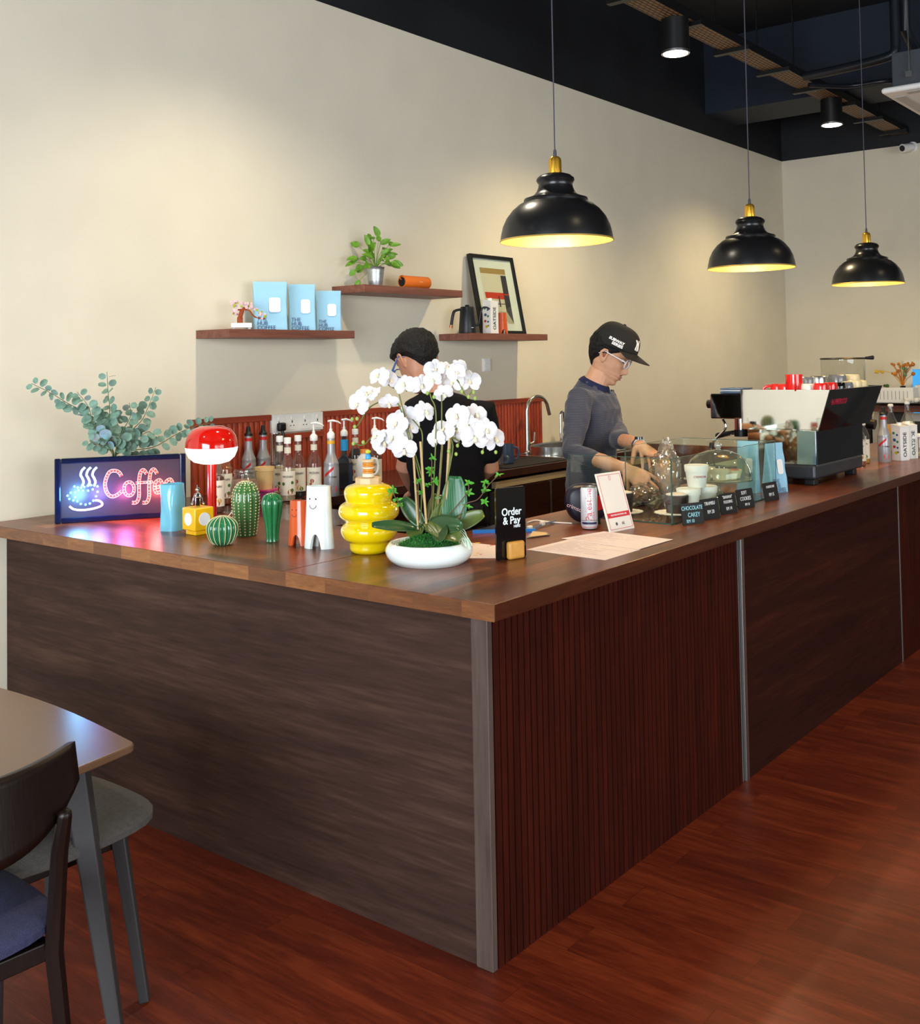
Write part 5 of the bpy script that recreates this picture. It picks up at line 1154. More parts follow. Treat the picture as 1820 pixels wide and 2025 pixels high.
# ================================================================== things on the wall shelves
blue = mat('pale_blue_bag', (150, 200, 226), .45, bump=.12, bs=18); lab = mat('bag_label', (240, 240, 236), .6); outl = mat('bag_print', (84, 96, 150), .6)
def coffee_bag(loc, rz, w, h, label, bl, group, txt=True, lx=.62, name='coffee_bag', d=.06):
    t = thing(name, label, 'coffee bag', loc, rz, group)
    def fn(u, v):
        a = 2*PI*u; dd = d*(1-v)**.8*.5+.0015; ww = w/2*(1-.03*math.sin(PI*v))*(1 if v < .93 else 1)
        c, s_ = math.cos(a), math.sin(a); x = ww*(1 if c > 0 else -1)*abs(c)**.22; y = dd*(1 if s_ > 0 else -1)*abs(s_)**.5*(1-.25*(1-abs(c)))*1.1
        y += .004*noise.noise(Vector((x*16, v*5, 1.3+w*10)))*(v < .9)
        return (x, y, h*v)
    b = MB().grid(fn, 64, 26, closed_u=True); b.slab([(w/2*(1 if math.cos(a) > 0 else -1)*abs(math.cos(a))**.22, d/2*(1 if math.sin(a) > 0 else -1)*abs(math.sin(a))**.5*.9) for a in [2*PI*k/32 for k in range(32)]], 0, .003)
    b.build('pouch', bl, t, ang=50)
    tilt = math.atan2(d/2, h)
    def fz(z): return -(d*(1-z/h)**.8*.5)*1.1*.80-.0045
    lb_ = MB(); hw = w*.17; zc = h*.52
    out = [(x+(lx-.5)*w*1.0, z_+zc) for x, z_ in rrect(hw, h*.15, .012, n=5)]
    vs = [(x, fz(z_)-.001, z_) for x, z_ in out]; lb_.add(vs, [tuple(range(len(vs)))]); lb_.build('label', lab, t, smooth=False)
    if txt:
        o = text('THE\nHUB\nCOFFEE', h*.115, outl, t, loc=(0, 0, 0), align='LEFT', line=.8, sx=.95)
        for v in o.data.vertices:
            z_ = v.co.z+h*.14; v.co = Vector((v.co.x-w*.40, fz(max(0, z_))-.0015, z_))
    return t
for (a, b_, top_, lab_, m_) in ((502, 568, 556, 'tall pale blue coffee bag, front left of the three on the shelf', blue), (571, 624, 560, 'middle pale blue coffee bag of the three on the shelf', blue), (625, 675, 572, 'shortest pale blue coffee bag at the right end of the shelf', blue)):
    q = on_y((a+b_)/2, 653, 2.46); s = scl(q); coffee_bag(Vector((q.x, 2.46, 1.8005)), face_cam(q, .12), (b_-a)/s*1.02, (652-top_)/s, lab_, m_, 'pale blue coffee bags on the shelf')
# blossom bonsai
q = on_y(478, 652, 2.44); s = scl(q); bo = thing('bonsai_ornament', 'brick-style bonsai with pink and white blossoms in a white pot', 'ornament', Vector((q.x, 2.44, 1.8005)), face_cam(q))
MB().box(-.05, .05, -.03, .03, .008, .032).box(-.045, -.03, -.025, .025, 0, .0075).box(.03, .045, -.025, .025, 0, .0075).build('pot', M['white'], bo, smooth=False, bevel=.003)
def bp(X, Y): return ((X-500)/5.353/s*1.0, 0, .032+(985-Y)/5.353/s)
bark = mat('red_brown_trunk', (150, 62, 24), .4)
MB().tube(curve_pts([bp(485, 990), bp(485, 930), bp(505, 860), bp(530, 820)], 5), [.018]*6+[.014]*6+[.008]*4, 8, flat=.8).build('trunk', bark, bo)
MB().tube(curve_pts([bp(520, 845), bp(580, 850), bp(640, 920), bp(740, 940)], 5), .004, 6).tube(curve_pts([bp(510, 840), bp(450, 850), bp(420, 880)], 5), .004, 6).build('bough', bark, bo)
rs = random.Random(8); pk = mat('blossom_pink', (240, 200, 206), .5); ywg = mat('leaf_lime', (170, 180, 50), .5)
for k in range(64):
    seg = rs.choice([((400, 800), (620, 800)), ((400, 780), (500, 780)), ((600, 800), (680, 870)), ((680, 890), (760, 930)), ((420, 850), (460, 880)), ((400, 790), (600, 800))]); f = rs.random()
    X = seg[0][0]+(seg[1][0]-seg[0][0])*f+rs.uniform(-18, 18); Y = seg[0][1]+(seg[1][1]-seg[0][1])*f+rs.uniform(-34, 28); c = Vector(bp(X, Y))+Vector((0, rs.uniform(-.02, .02), 0)); b = MB()
    for j in range(5): b.sphere((c.x+.0035*math.cos(j*1.257), c.y-.001, c.z+.0035*math.sin(j*1.257)), .0032, 6, 4)
    b.build('blossom_cluster', pk if rs.random() < .72 else ywg, bo)
# potted pothos in a metal bucket
q = on_y(743, 565, 2.44); s = scl(q); pl = thing('potted_plant', 'green trailing pothos in a small galvanised bucket', 'plant', Vector((q.x, 2.44, 2.0545)), face_cam(q))
MB().lathe([(0, 0), (.036, 0), (.037, .003), (.042, .03), (.0425, .033), (.042, .036), (.048, .075), (.0485, .078), (.048, .08), (.052, .105), (.054, .107), (.052, .109), (.049, .1), (0, .098)], 44, caps=False).build('bucket', mat('galvanised', (190, 194, 194), .35, .9, bump=.1, bs=40), pl)
MB().lathe([(.0, .099), (.048, .099)], 24, caps=False).build('soil', mat('soil', (60, 44, 34), .9), pl)
pg = mat('pothos_green', (98, 144, 36), .45, var=.35, vs=40); rs = random.Random(4)
for k in range(40):
    a = rs.uniform(0, 2*PI); el = rs.uniform(-.1, 1.4); L = rs.uniform(.06, .15)*(.8+.5*math.sin(max(0, el))); d = Vector((math.cos(a)*math.cos(el), math.sin(a)*math.cos(el)*.7, math.sin(el)+.15)).normalized()
    if k < 4: d = Vector((-.75+.12*k, -.2, .45-.25*k)).normalized(); L = .12
    tip = Vector((0, 0, .1))+d*L
    MB().tube([(0, 0, .1), Vector((0, 0, .1))+d*L*.5+Vector((0, 0, .012)), tip], .0013, 5).build('stalk', pg, pl)
    b = MB(); dn_ = (d+Vector((rs.uniform(-.4, .4), rs.uniform(-.4, .4), -.6))).normalized(); up_ = Vector((rs.uniform(-.5, .5), -1, rs.uniform(.2, .9)))
    leafgrid(b, tip, dn_, up_, rs.uniform(.045, .07), rs.uniform(.028, .04), .25, .2, 6, 8); b.build('leaf', pg, pl)
# orange cylinder speaker lying on its side
a = on_y(795, 560, 2.42); c_ = on_y(850, 562, 2.42); q = (a+c_)/2; s = scl(q); dirx = Vector((1, 0, 0))
t = thing('orange_speaker', 'orange cylindrical portable speaker lying on the highest shelf', 'speaker', Vector((q.x-.01, 2.42, 2.0545+.036)), math.radians(-4))
orf = mat('orange_fabric', (224, 110, 24), .6, bump=.2, bs=400)
MB().tube([(-.105, 0, 0), (-.1, 0, 0), (.1, 0, 0), (.105, 0, 0)], [.033, .036, .036, .033], 40).build('body', orf, t, ang=50)
MB().tube([(-.1075, 0, 0), (-.1052, 0, 0)], [.025, .027], 32).build('bass_cap', M['black'], t); MB().tube([(.1052, 0, 0), (.1075, 0, 0)], [.027, .025], 32).build('bass_cap', M['black'], t)
MB().tube(curve_pts([(-.095, .0, .036), (-.115, 0, .034), (-.122, 0, .022), (-.11, 0, .012)], 5), .005, 8, flat=.5).build('carry_loop', orf, t)
MB().box(.005, .03, -.0365, -.0355, -.001, .002).build('marking', mat('speaker_grey', (200, 190, 180), .5), t, smooth=False)
# framed picture leaning on the wall
A = on_y(957, 657, 2.455); B = on_y(1041, 657, 2.455); w = (B.x-A.x)*1.0; top_ = on_y(945, 500, 2.575); h = top_.z-1.7985
t = thing('framed_picture', 'black framed abstract picture with red bar leaning on the wall', 'picture', (A.x, 2.455, 1.7985), 0, rx=-math.atan2(.105, h))
w = on_y(1029, 508, 2.56).x-on_y(945, 500, 2.56).x; fw = .024
for nm, qd in (('frame_side', (0, fw, 0, h)), ('frame_side', (w-fw, w, 0, h)), ('frame_bar', (fw+.0003, w-fw-.0003, 0, fw)), ('frame_bar', (fw+.0003, w-fw-.0003, h-fw, h))):
    MB().box(qd[0], qd[1], 0, .028, qd[2], qd[3]).build(nm, M['black'], t, smooth=False, bevel=.0015)
MB().box(fw*.8, w-fw*.8, .014, .02, fw*.8, h-fw*.8).build('mount', mat('mount_white', (232, 228, 220), .6), t, smooth=False)
x0_, x1_, z0_, z1_ = w*.2, w*.78, h*.14, h*.84
b = MB()
def rc(c, a, bb, cc, d, y): b.cur = c; b.add([(x0_+(x1_-x0_)*p_[0], y, z0_+(z1_-z0_)*p_[1]) for p_ in (a, bb, cc, d)], [(0, 1, 2, 3)])
rc(0, (0, 0), (1, 0), (1, 1), (0, 1), .0135); rc(1, (0, .9), (1, .9), (1, 1), (0, 1), .0132); rc(2, (.05, .45), (.8, .44), (.8, .56), (.05, .56), .013)
rc(3, (.78, .05), (1, .0), (1, .88), (.78, .88), .0128); rc(3, (.55, .3), (.6, .3), (.6, .5), (.55, .5), .0126); rc(3, (.3, .34), (.95, .35), (.95, .365), (.3, .355), .0124); rc(4, (.45, .22), (.8, .0), (1, 0), (.78, .22), .0122); rc(2, (.8, .52), (1, .52), (1, .54), (.8, .54), .0122)
b.build('print', [mat('art_cream', (222, 208, 186), .6), mat('art_tan', (176, 140, 84), .6), mat('art_red', (208, 60, 34), .6), mat('art_dark', (62, 54, 62), .6), mat('art_beige', (190, 172, 148), .6)], t, smooth=False)
o = MB().box(fw*.9, w-fw*.9, .006, .008, fw*.9, h-fw*.9).build('glazing', M['clear'], t, smooth=False)
# kettle
q = on_y(925, 660, 2.44); s = scl(q); t = thing('gooseneck_kettle', 'matte black gooseneck kettle with side handle', 'kettle', Vector((q.x, 2.44, 1.7985)), face_cam(q))
kb = mat('matte_black', (24, 27, 30), .4)
MB().lathe([(0, 0), (.054, 0), (.056, .008), (.043, .16), (.040, .166), (.0, .168)], 44, caps=False).build('body', kb, t)
MB().tube(curve_pts([(-.04, 0, .15), (-.075, 0, .142), (-.088, 0, .12), (-.10, 0, .055)], 6), [.008]*7+[.0095]*12, 10).build('handle', M['black'], t); MB().tube([(-.101, 0, .053), (-.104, 0, .036)], .0095, 12).build('handle_tip', mat('copper_tip', (180, 110, 70), .3, .8), t)
MB().tube(curve_pts([(.05, 0, .05), (.07, 0, .06), (.08, 0, .11), (.095, 0, .155), (.12, 0, .16), (.14, 0, .148)], 6), [.008]*6+[.006]*25, 10).build('spout', kb, t)
MB().lathe([(.012, .168), (.014, .176), (0, .18)], 16, caps=False).build('lid_knob', M['black'], t)
MB().cbox((.03, -.0475, .035), (.016, .001, .003)).build('marking', M['white'], t)
# oat milk carton
inkb = mat('carton_ink', (30, 40, 50), .5)
def carton(loc, rz, label, group, w=.07, h=.195):
    t = thing('oat_milk_carton', label, 'carton', loc, rz, group)
    MB().box(-w/2, w/2, -w/2, w/2, 0, h).build('box', mat('carton_white', (236, 234, 228), .45) if 'carton_white' not in bpy.data.materials else bpy.data.materials['carton_white'], t, smooth=False, bevel=.002)
    MB().prism([(-w/2, h+.0003), (w/2, h+.0003), (w/2, h+.006), (-w/2, h+.018)], -w/2, w/2).lathe([(.014, h+.006), (.014, h+.026), (0, h+.027)], 20, c=(-.005, 0, 0), caps=False).build('top_fold', bpy.data.materials['carton_white'], t, smooth=False)
    o = text('OATSIDE', .036, inkb, t, ext=.0002, bold=.0006)
    for v in o.data.vertices: x, z = v.co.x, v.co.z; v.co = Vector((w/2+.0006, -z, h*.48+x))
    b = MB()
    for i, (xx, zz, rr, c) in enumerate([(-.015, .16, .008, 0), (.01, .15, .007, 1), (-.01, .12, .010, 1), (.012, .11, .008, 0), (-.012, .08, .009, 2), (.012, .075, .007, 1), (0, .045, .010, 3), (.014, .05, .006, 0)]):
        b.cur = c; b.add([(xx+rr*1.2*math.cos(2*PI*k/7), -w/2-.0005, zz+rr*math.sin(2*PI*k/7)) for k in range(7)], [tuple(range(7))])
    b.build('printed_pictures', [mat('p_green', (60, 130, 80), .6), mat('p_blue', (50, 90, 150), .6), mat('p_red', (190, 60, 50), .6), mat('p_yellow', (220, 180, 40), .6)] if 'p_green' not in bpy.data.materials else [bpy.data.materials[k] for k in ('p_green', 'p_blue', 'p_red', 'p_yellow')], t, smooth=False)
    return t
q = on_y(966, 662, 2.44); carton((q.x, 2.42, 1.7985), face_cam(q, -.75), 'white oat milk carton on the shelf beside the black kettle', None, .072, .2)
q = on_y(994, 658, 2.43); q.z = 1.7985
legged('orange_giraffe_vase', 'small orange legged figure in front of the framed picture', 994, 658, 12, 8.5, 616, .5, .03, OR, ink, .5, at=(q, scl(q), 658))

# ================================================================== espresso machine
em = thing('espresso_machine', 'large black and mirror-steel espresso machine on the counter', 'espresso machine', (2.80, .12, 1.0))
mir = mat('mirror_steel', (214, 212, 206), .04, 1.0); gb = mat('black_glass_panel', (12, 9, 9), .05, coat=1.0)
LX = .78
MB().slab([(.06, .10), (LX-.03, .10), (LX-.03, .50), (.06, .50)], .03, .10).build('base', mat('anthracite', (38, 42, 48), .35), em, smooth=False, bevel=.012, seg=3)
for x in (.10, LX-.12):
    for y in (.14, .42): MB().cbox((x+.01, y, .0145), (.05, .05, .029)).build('foot', M['black'], em, smooth=False, bevel=.004)
MB().box(.068, .074, .10, .44, .1005, .265).build('side_mirror', mir, em, smooth=False)
MB().box(.075, LX-.05, .092, .10, .1005, .265).build('back_panel', gb, em, smooth=False)
MB().box(LX-.05, LX-.044, .10, .44, .1005, .265).build('side_mirror', mir, em, smooth=False)
MB().box(.06, LX-.04, .09, .095, .097, .1).build('trim_line', M['alu'], em, smooth=False)
# flared top box
b = MB(); zb, zt = .268, .462
b.add([(.003, .06, zb), (.003, .0, zt), (.003, .44, zt), (.003, .44, zb)], [(0, 1, 2, 3)]); b.build('top_side_mirror', mir, em, smooth=False, solid=.005)
b = MB(); b.add([(.003, .059, zb), (LX-.04, .059, zb), (LX, .0, zt), (.003, .0, zt)], [(0, 1, 2, 3)]); b.build('top_back_panel', gb, em, smooth=False, solid=.004)
b = MB(); b.add([(LX-.04, .06, zb), (LX, .0, zt), (LX, .44, zt), (LX-.04, .44, zb)], [(0, 1, 2, 3)]); b.build('top_side_mirror', mir, em, smooth=False, solid=.005)
MB().box(.04, LX-.045, .065, .43, .268, .43).build('boiler_box', M['black'], em, smooth=False)
MB().box(.012, LX-.012, .012, .43, .431, .436).build('cup_tray', M['steel'], em, smooth=False)
MB().box(.01, LX-.01, .44, .445, .30, .455).build('front_panel', M['steel'], em, smooth=False)
MB().box(.03, LX-.03, .446, .62, .315, .44).build('group_housing', mir, em, smooth=False, bevel=.006)
MB().tube([(.10, .621, .385), (.10, .665, .385)], [.024, .022], 10).build('steam_knob', M['black'], em, smooth=False); MB().tube([(LX-.1, .621, .385), (LX-.1, .665, .385)], [.024, .022], 10).build('steam_knob', M['black'], em, smooth=False)
for x in (.22, .5):
    MB().lathe([(.035, .25), (.035, .3145)], 28, c=(x, .54, 0)).build('group_head', M['chrome'], em)
    MB().lathe([(.036, .215), (.037, .249)], 28, c=(x, .54, 0)).tube([(x, .57, .235), (x, .61, .228), (x-.0, .67, .215)], [.011, .013, .015], 12, round_=True).build('portafilter', M['black'], em)
MB().tube(curve_pts([(.045, .56, .312), (.045, .545, .27), (.04, .59, .22), (.03, .615, .19)], 6), .006, 8).build('steam_wand', M['chrome'], em); MB().tube([(.03, .615, .192), (.027, .62, .165)], .012, 10).build('wand_grip', M['black'], em)
MB().tube([(.027, .62, .164), (.03, .60, .06)], .005, 8).build('wand_tip', M['chrome'], em)
MB().box(.05, LX-.05, .442, .66, .05, .075).box(.06, LX-.06, .445, .65, .076, .079).build('drip_tray', M['steel'], em, smooth=False, bevel=.003)
text('LA MARZOCCO', .040, mat('badge_red', (170, 40, 62), .3), em, loc=(.17, .014, .40), rot=(PI/2+.3, 0, 0), sx=.72, ext=.001, name='badge_lettering')
# cups and cloth on the machine
ct = 1.4365
redm = mat('red_mug', (206, 30, 26), .12, coat=.6); grm = mat('grey_glaze', (112, 116, 120), .2, coat=.5); crm = mat('cream_mug', (226, 208, 160), .3)
def onmach(px, py, z=ct): q = on_z(px, py, z); return q
def cup_(px, dy, label, m, r=.034, h=.055, rz=0.0, up=False, handle=True, name='coffee_cup', z=ct, grp='cups on top of the espresso machine'):
    q = on_y(px, 760, .12+dy); t = mug((q.x, .12+dy, z if not up else z), label, m, r, h, rz, name, handle, grp)
    if up: t.rotation_euler = (PI, 0, rz); t.location.z = z+h+.0008
    return t
cup_(1538, .30, 'red espresso cup upside down, far left on the machine', redm, .036, .05, 2, True)
cup_(1553, .25, 'second red espresso cup upside down from the left on the machine', redm, .036, .05, 4, True)
cup_(1571, .19, 'tall red mug standing on top of the espresso machine', redm, .041, .098, 3.6)
cup_(1599, .125, 'white cup upside down beside the tall red mug', mat('white_glaze', (230, 228, 224), .15, coat=.5), .036, .052, 3.6, True)
cup_(1624, .06, 'red cup upside down just right of the white cup', redm, .036, .055, 1.5, True); cup_(1642, .06, 'red cup upside down next to the black cup', redm, .036, .055, 1.5, True)
cup_(1659, .06, 'black cup upside down on the machine', M['gloss_black'], .034, .052, 1, True)
cup_(1596, .26, 'grey glazed cup upside down behind the tall red mug', grm, .042, .078, 1, True); cup_(1618, .215, 'silvery steel cup upside down in the back row', M['steel'], .046, .082, 1, True)
cup_(1656, .17, 'large ribbed grey mug upside down in the back row', grm, .05, .085, 1, True); cup_(1685, .135, 'tallest cream mug upside down behind the others near the right end', crm, .042, .084, 1, True); cup_(1674, .06, 'grey mug upside down at the right of the front row', grm, .034, .05, 2, True)
cup_(1690, .055, 'cream mug upside down at the right end of the front row', crm, .036, .058, 2, True); cup_(1702, .055, 'cream mug upside down at the far right corner', crm, .034, .055, 2, True)
t = thing('folded_cloth', 'folded blue striped cloth hanging at the back of the machine top', 'cloth', (2.80+.14, .12+.53, 1.4405))
for k in range(3): MB().box(-.06+.002*k, .1, -.05, .06, .0+k*.009, .008+k*.009).build('fold', mat('blue_cloth_%d' % k, [(60, 84, 120), (150, 170, 190), (84, 104, 136)][k], .9), t, smooth=True, bevel=.004)
# grinder behind the machine
q = on_y(1667, 712, .62)
g = thing('coffee_grinder', 'coffee grinder with large clear hopper behind the espresso machine', 'grinder', (3.86+.05, .56, 1.0))
q = on_y(1667, 712, .56); g.location.x = q.x
MB().box(-.09, .09, -.11, .12, 0, .32).build('body', M['black'], g, smooth=False, bevel=.02, seg=3)
MB().tube([(0, -.12, .22), (0, -.18, .21)], .03, 16).build('spout', M['black'], g)
zt = on_y(1667, 708, .56).z-1.0
MB().lathe([(.05, .321), (.06, .36), (.125, .44), (.128, zt-.004)], 48, caps=False).build('hopper', M['clearB'], g)
MB().lathe([(.0, zt+.004), (.128, zt+.002), (.132, zt-.004), (.128, zt-.008)], 48, caps=False).tube([(.05, -.12, zt-.002), (.09, -.15, zt)], [.008, .013], 12).build('lid', M['black'], g)
# pale blue bags in front of the machine
q = on_z(1527, 970); coffee_bag(Vector((2.50, .40, 1.0)), face_cam(q, -.35), .10, .235, 'pale blue coffee bag leaning behind the glass case end', blue, 'pale blue bags beside the machine', txt=False, d=.07)
q = on_z(1544, 970); coffee_bag(Vector((2.56, .30, 1.0)), face_cam(q, .9), .12, .225, 'pale blue coffee bag with white label next to the machine', blue, 'pale blue bags beside the machine', d=.07)
# bottles and cartons at the far end of the long counter
syrup((3.92, .36, 1.0), 'syrup bottle with red fruit label right behind the espresso machine', amber, .03, [(-.3, .05, .012, 0), (.1, .048, .014, 0), (.4, .05, .01, 2)], group='bottles at the far end of the counter', k=1.0)
syrup((4.08, .39, 1.0), 'amber syrup bottle with flower label beside the silver puree bottle', goldl, .03, van, group='bottles at the far end of the counter')
syrup((4.0, .48, 1.0), 'dark red syrup bottle behind the two front syrup bottles', redl, .2, nut, group='bottles at the far end of the counter')
q = on_z(1757, 914); puree((q.x, q.y+.02, 1.0), 'silver puree bottle at the far end of the long counter', yaw=.1, group='bottles at the far end of the counter')
q = on_z(1779, 911); carton((q.x+.03, q.y, 1.0), face_cam(q, -.75), 'white oat milk carton, left of two at the far end of the counter', 'oat milk cartons at the far end'); q = on_z(1793, 908); carton((q.x+.06, q.y, 1.0), face_cam(q, -.75), 'white oat milk carton, right of two at the far end of the counter', 'oat milk cartons at the far end')
def swing(loc, label, liq, lv):
    t = thing('swing_top_bottle', label, 'bottle', loc, 0, 'swing top bottles')
    MB().lathe([(.04, 0), (.046, .006), (.046, .15), (.04, .18), (.02, .225), (.015, .25), (.016, .285)], 36).build('glass', M['clearB'], t); MB().lathe([(0, .003), (.043, .004), (.043, min(lv, .15)), (.03, lv), (0, lv)], 32, caps=False).build('liquid', liq, t)
    MB().lathe([(.017, .286), (.018, .296), (.012, .302), (0, .302)], 20, caps=False).build('stopper', M['white'], t); MB().tube(curve_pts([(.017, 0, .29), (.03, 0, .275), (.028, 0, .245), (.018, 0, .25)], 4), .0015, 6).build('wire_bail', M['steel'], t)
p1_ = on_x(1765, 860, 4.75); p2_ = on_x(1797, 860, 4.95)
swing((4.75, on_y(1763, 830, .52).y, 1.0), 'swing top bottle with amber liquid behind the cartons', goldl, .17); swing((4.95, .46, 1.0), 'swing top bottle filled white at the far end', bpy.data.materials['carton_white'], .17)
for o, px in ((bpy.data.objects['swing_top_bottle'], 1763), (bpy.data.objects['swing_top_bottle.001'], 1796)):
    q = on_y(px, 850, .50); o.location = (q.x, .50, 1.0)
for i, (px, py) in enumerate(((1806, 907), (1822, 903))):
    q = on_z(px, py); t = thing('lidded_glass', ['ribbed glass with white lid at the far end, left one', 'ribbed glass with white lid cut by the right picture edge'][i], 'glass', (q.x+.02, q.y+.02, 1.0), 0, 'lidded glasses at the far end')
    MB().lathe([(0, 0), (.036, 0), (.038, .02), (.04, .11), (.038, .118)], 60, caps=False, fn=lambda a, r, z: r*(1+.03*math.cos(16*a))).build('glass', M['clearB'], t); MB().lathe([(0, .004), (.034, .004), (.035, .022), (0, .022)], 32, caps=False).build('contents', mat('straw_yellow', (196, 176, 110), .5) if 'straw_yellow' not in bpy.data.materials else bpy.data.materials['straw_yellow'], t)
    MB().lathe([(.0, .118), (.042, .118), (.043, .132), (.03, .138), (0, .139)], 32, caps=False).build('lid', M['white'], t)
# ================================================================== the two baristas
def interp(tab, z):
    if z <= tab[0][0]: return tab[0][1]
    for (a, va), (b_, vb) in zip(tab, tab[1:]):
        if z <= b_:
            t = (z-a)/(b_-a); t = t*t*(3-2*t)*.5+t*.5; return va+(vb-va)*t
    return tab[-1][1]
HF = [(-.116, .045), (-.110, .070), (-.102, .083), (-.094, .087), (-.084, .082), (-.076, .088), (-.069, .092), (-.063, .087), (-.056, .094), (-.046, .089), (-.03, .088), (0, .086), (.018, .085), (.034, .094), (.06, .096), (.085, .086), (.105, .060), (.118, .030), (.124, .001)]
HB = [(-.116, .0), (-.09, .02), (-.06, .048), (-.03, .070), (0, .084), (.03, .094), (.06, .094), (.085, .080), (.105, .055), (.118, .028), (.124, .001)]
HW = [(-.116, .020), (-.105, .034), (-.085, .047), (-.06, .057), (-.03, .065), (.01, .071), (.04, .074), (.07, .071), (.09, .060), (.107, .042), (.118, .022), (.124, .001)]
HN = [(-.050, .0), (-.044, .010), (-.036, .024), (-.028, .0275), (-.018, .022), (0, .012), (.016, .006), (.03, .0)]
def headpt(a, z, k=0.0):
    c, s_ = math.cos(a), math.sin(a); f = interp(HF, z); bk = interp(HB, z); w = interp(HW, z)
    x = (f if c > 0 else bk)*abs(c)**.86*(1 if c > 0 else -1); y = w*abs(s_)**.9*(1 if s_ > 0 else -1)
    if c > 0:
        sg = .0105 if z > -.02 else .013
        x += interp(HN, z)*math.exp(-(y/sg)**2)
        for e in (-1, 1):
            x -= .010*math.exp(-((y-e*.031)/.014)**2-((z-.014)/.012)**2); x += .004*math.exp(-((y-e*.045)/.016)**2-((z+.018)/.02)**2)
        x -= .007*max(0, (abs(y)-.028)/.03)*math.exp(-((z+.065)/.03)**2)
    v = Vector((x, y, z))
    if k: v = v*(1+k/max(.06, v.length))
    return v
def head_grid(mb, T_, k=0.0):
    zs = [-.116+.240*i/70 for i in range(71)]; n0 = len(mb.v)
    mb.T = T_; mb.grid(lambda u, v: headpt(2*PI*u, zs[int(round(v*70))], k), 72, 70, closed_u=True)
    # close the two ends
    o = len(mb.v)-72; mb.f.append(tuple(range(n0, n0+72))[::-1]); mb.m.append(mb.cur); mb.f.append(tuple(range(o, o+72))); mb.m.append(mb.cur)
    for e in (-1, 1):
        C_ = [(-.004, e*.070, -.028), (.006, e*.073, -.018), (.004, e*.076, 0), (.008, e*.079, .016), (0, e*.082, .028), (-.014, e*.084, .026), (-.022, e*.085, .012), (-.019, e*.082, -.006), (-.010, e*.076, -.022)]
        mb.tube(C_, [.004, .004, .0045, .0045, .005, .005, .005, .0045, .004], 8, round_=True); mb.sphere((-.006, e*.073, 0), .017, 10, 8, sy=.35, sz=1.3)
    mb.T = Matrix.Identity(4)
def finish(o, voxel, smooth, f=.5):
    q = o.modifiers.new('r', 'REMESH'); q.mode = 'VOXEL'; q.voxel_size = voxel; q.use_smooth_shade = True
    q = o.modifiers.new('s', 'SMOOTH'); q.factor = f; q.iterations = smooth
    dg = bpy.context.evaluated_depsgraph_get(); me = bpy.data.meshes.new_from_object(o.evaluated_get(dg)); old = o.data; nm = old.name
    o.modifiers.clear(); o.data = me; bpy.data.meshes.remove(old); me.name = nm
    me.polygons.foreach_set('use_smooth', [True]*len(me.polygons)); return o
def hand(mb, wrist, d, nrm, s=1.0, curls=(.3, .35, .4, .45), spread=.12, thumb=(.5, .4), side=1, base=.1):
    """d: towards the knuckles, nrm: out of the back of the hand, side: where the thumb sits"""
    w = Vector(wrist); d = Vector(d).normalized(); n = Vector(nrm); n = (n-d*n.dot(d)).normalized(); l = d.cross(n)*side
    mb.tube([w-d*.03*s, w, w+d*.03*s, w+d*.06*s, w+d*.085*s], [.026*s, .026*s, .036*s, .041*s, .040*s], 14, flat=[.75, .72, .48, .40, .34], up=n, round_=True)
    Ls = [(.040, .026, .020), (.045, .029, .021), (.042, .027, .020), (.033, .021, .018)]
    for i in range(4):
        off = (1.5-i)*.0225*s; p = w+d*(.078-.004*abs(i-1))*s+l*off; dirv = (d+l*(1.5-i)*spread).normalized(); pts = [p-dirv*.03*s, p]; ang = base
        for L, c in zip(Ls[i], (.7, 1.0, .8)):
            ang += curls[i]*c; dd = (dirv*math.cos(ang)-n*math.sin(ang)); p = p+dd*L*s; pts.append(p)
        mb.tube(pts, [.0082*s, .0080*s, .0074*s, .0068*s, .0056*s], 10, round_=True, up=n)
    p = w+d*.022*s+l*.026*s; t0 = (d*.75+l*.75-n*.25).normalized(); t1 = (d*math.cos(thumb[0])+l*.35-n*math.sin(thumb[0])).normalized(); t2 = (t1-n*thumb[1]).normalized()
    mb.tube([p-t0*.012*s, p+t0*.024*s, p+t0*.024*s+t1*.034*s, p+t0*.024*s+t1*.034*s+t2*.026*s], [.015*s, .0125*s, .0105*s, .008*s], 10, round_=True, up=n)
skin = mat('skin', (196, 148, 116), .5, sss=.12, var=.05, vs=30)
skin2 = mat('skin_tan', (176, 126, 98), .5, sss=.12, var=.05, vs=30)
hairm = mat('black_hair', (9, 8, 8), .5, spec=.3, bump=.9, bs=120)
def frame(F, pitch):
    """head matrix: X forward (looking), Y left, Z up"""
    F = Vector((F.x, F.y, 0)).normalized(); Lf = Vector((0, 0, 1)).cross(F); X = F*math.cos(pitch)-Vector((0, 0, 1))*math.sin(pitch); Z = X.cross(Lf); return Matrix((X, Lf, Z)).transposed().to_4x4()
def hair(parent, T_, front, side_, back, k, m, kk=.0):
    def fn(u, v):
        a = 2*PI*u; c = math.cos(a); zl = (front*max(0, c)**.8+side_*(1-abs(c))+back*max(0, -c)**.7) if c > 0 else (side_*(1-abs(c)**1.2)+back*abs(c)**1.2)
        z = zl+(.1239-zl)*v**.85; th = k*(1 if v > .1 else v/.1*.8+.2); q = headpt(a, z); q = q+Vector((q.x*.9, q.y, max(0, z-.02)*.9)).normalized()*(th+.004*noise.noise(Vector((math.cos(a)*6, math.sin(a)*6, z*45+kk))))
        if c > .3 and z < .075: q.x = min(q.x, .10)
        return q
    b = MB(); b.T = T_; b.grid(fn, 120, 60, closed_u=True); return b.build('hair', m, parent)

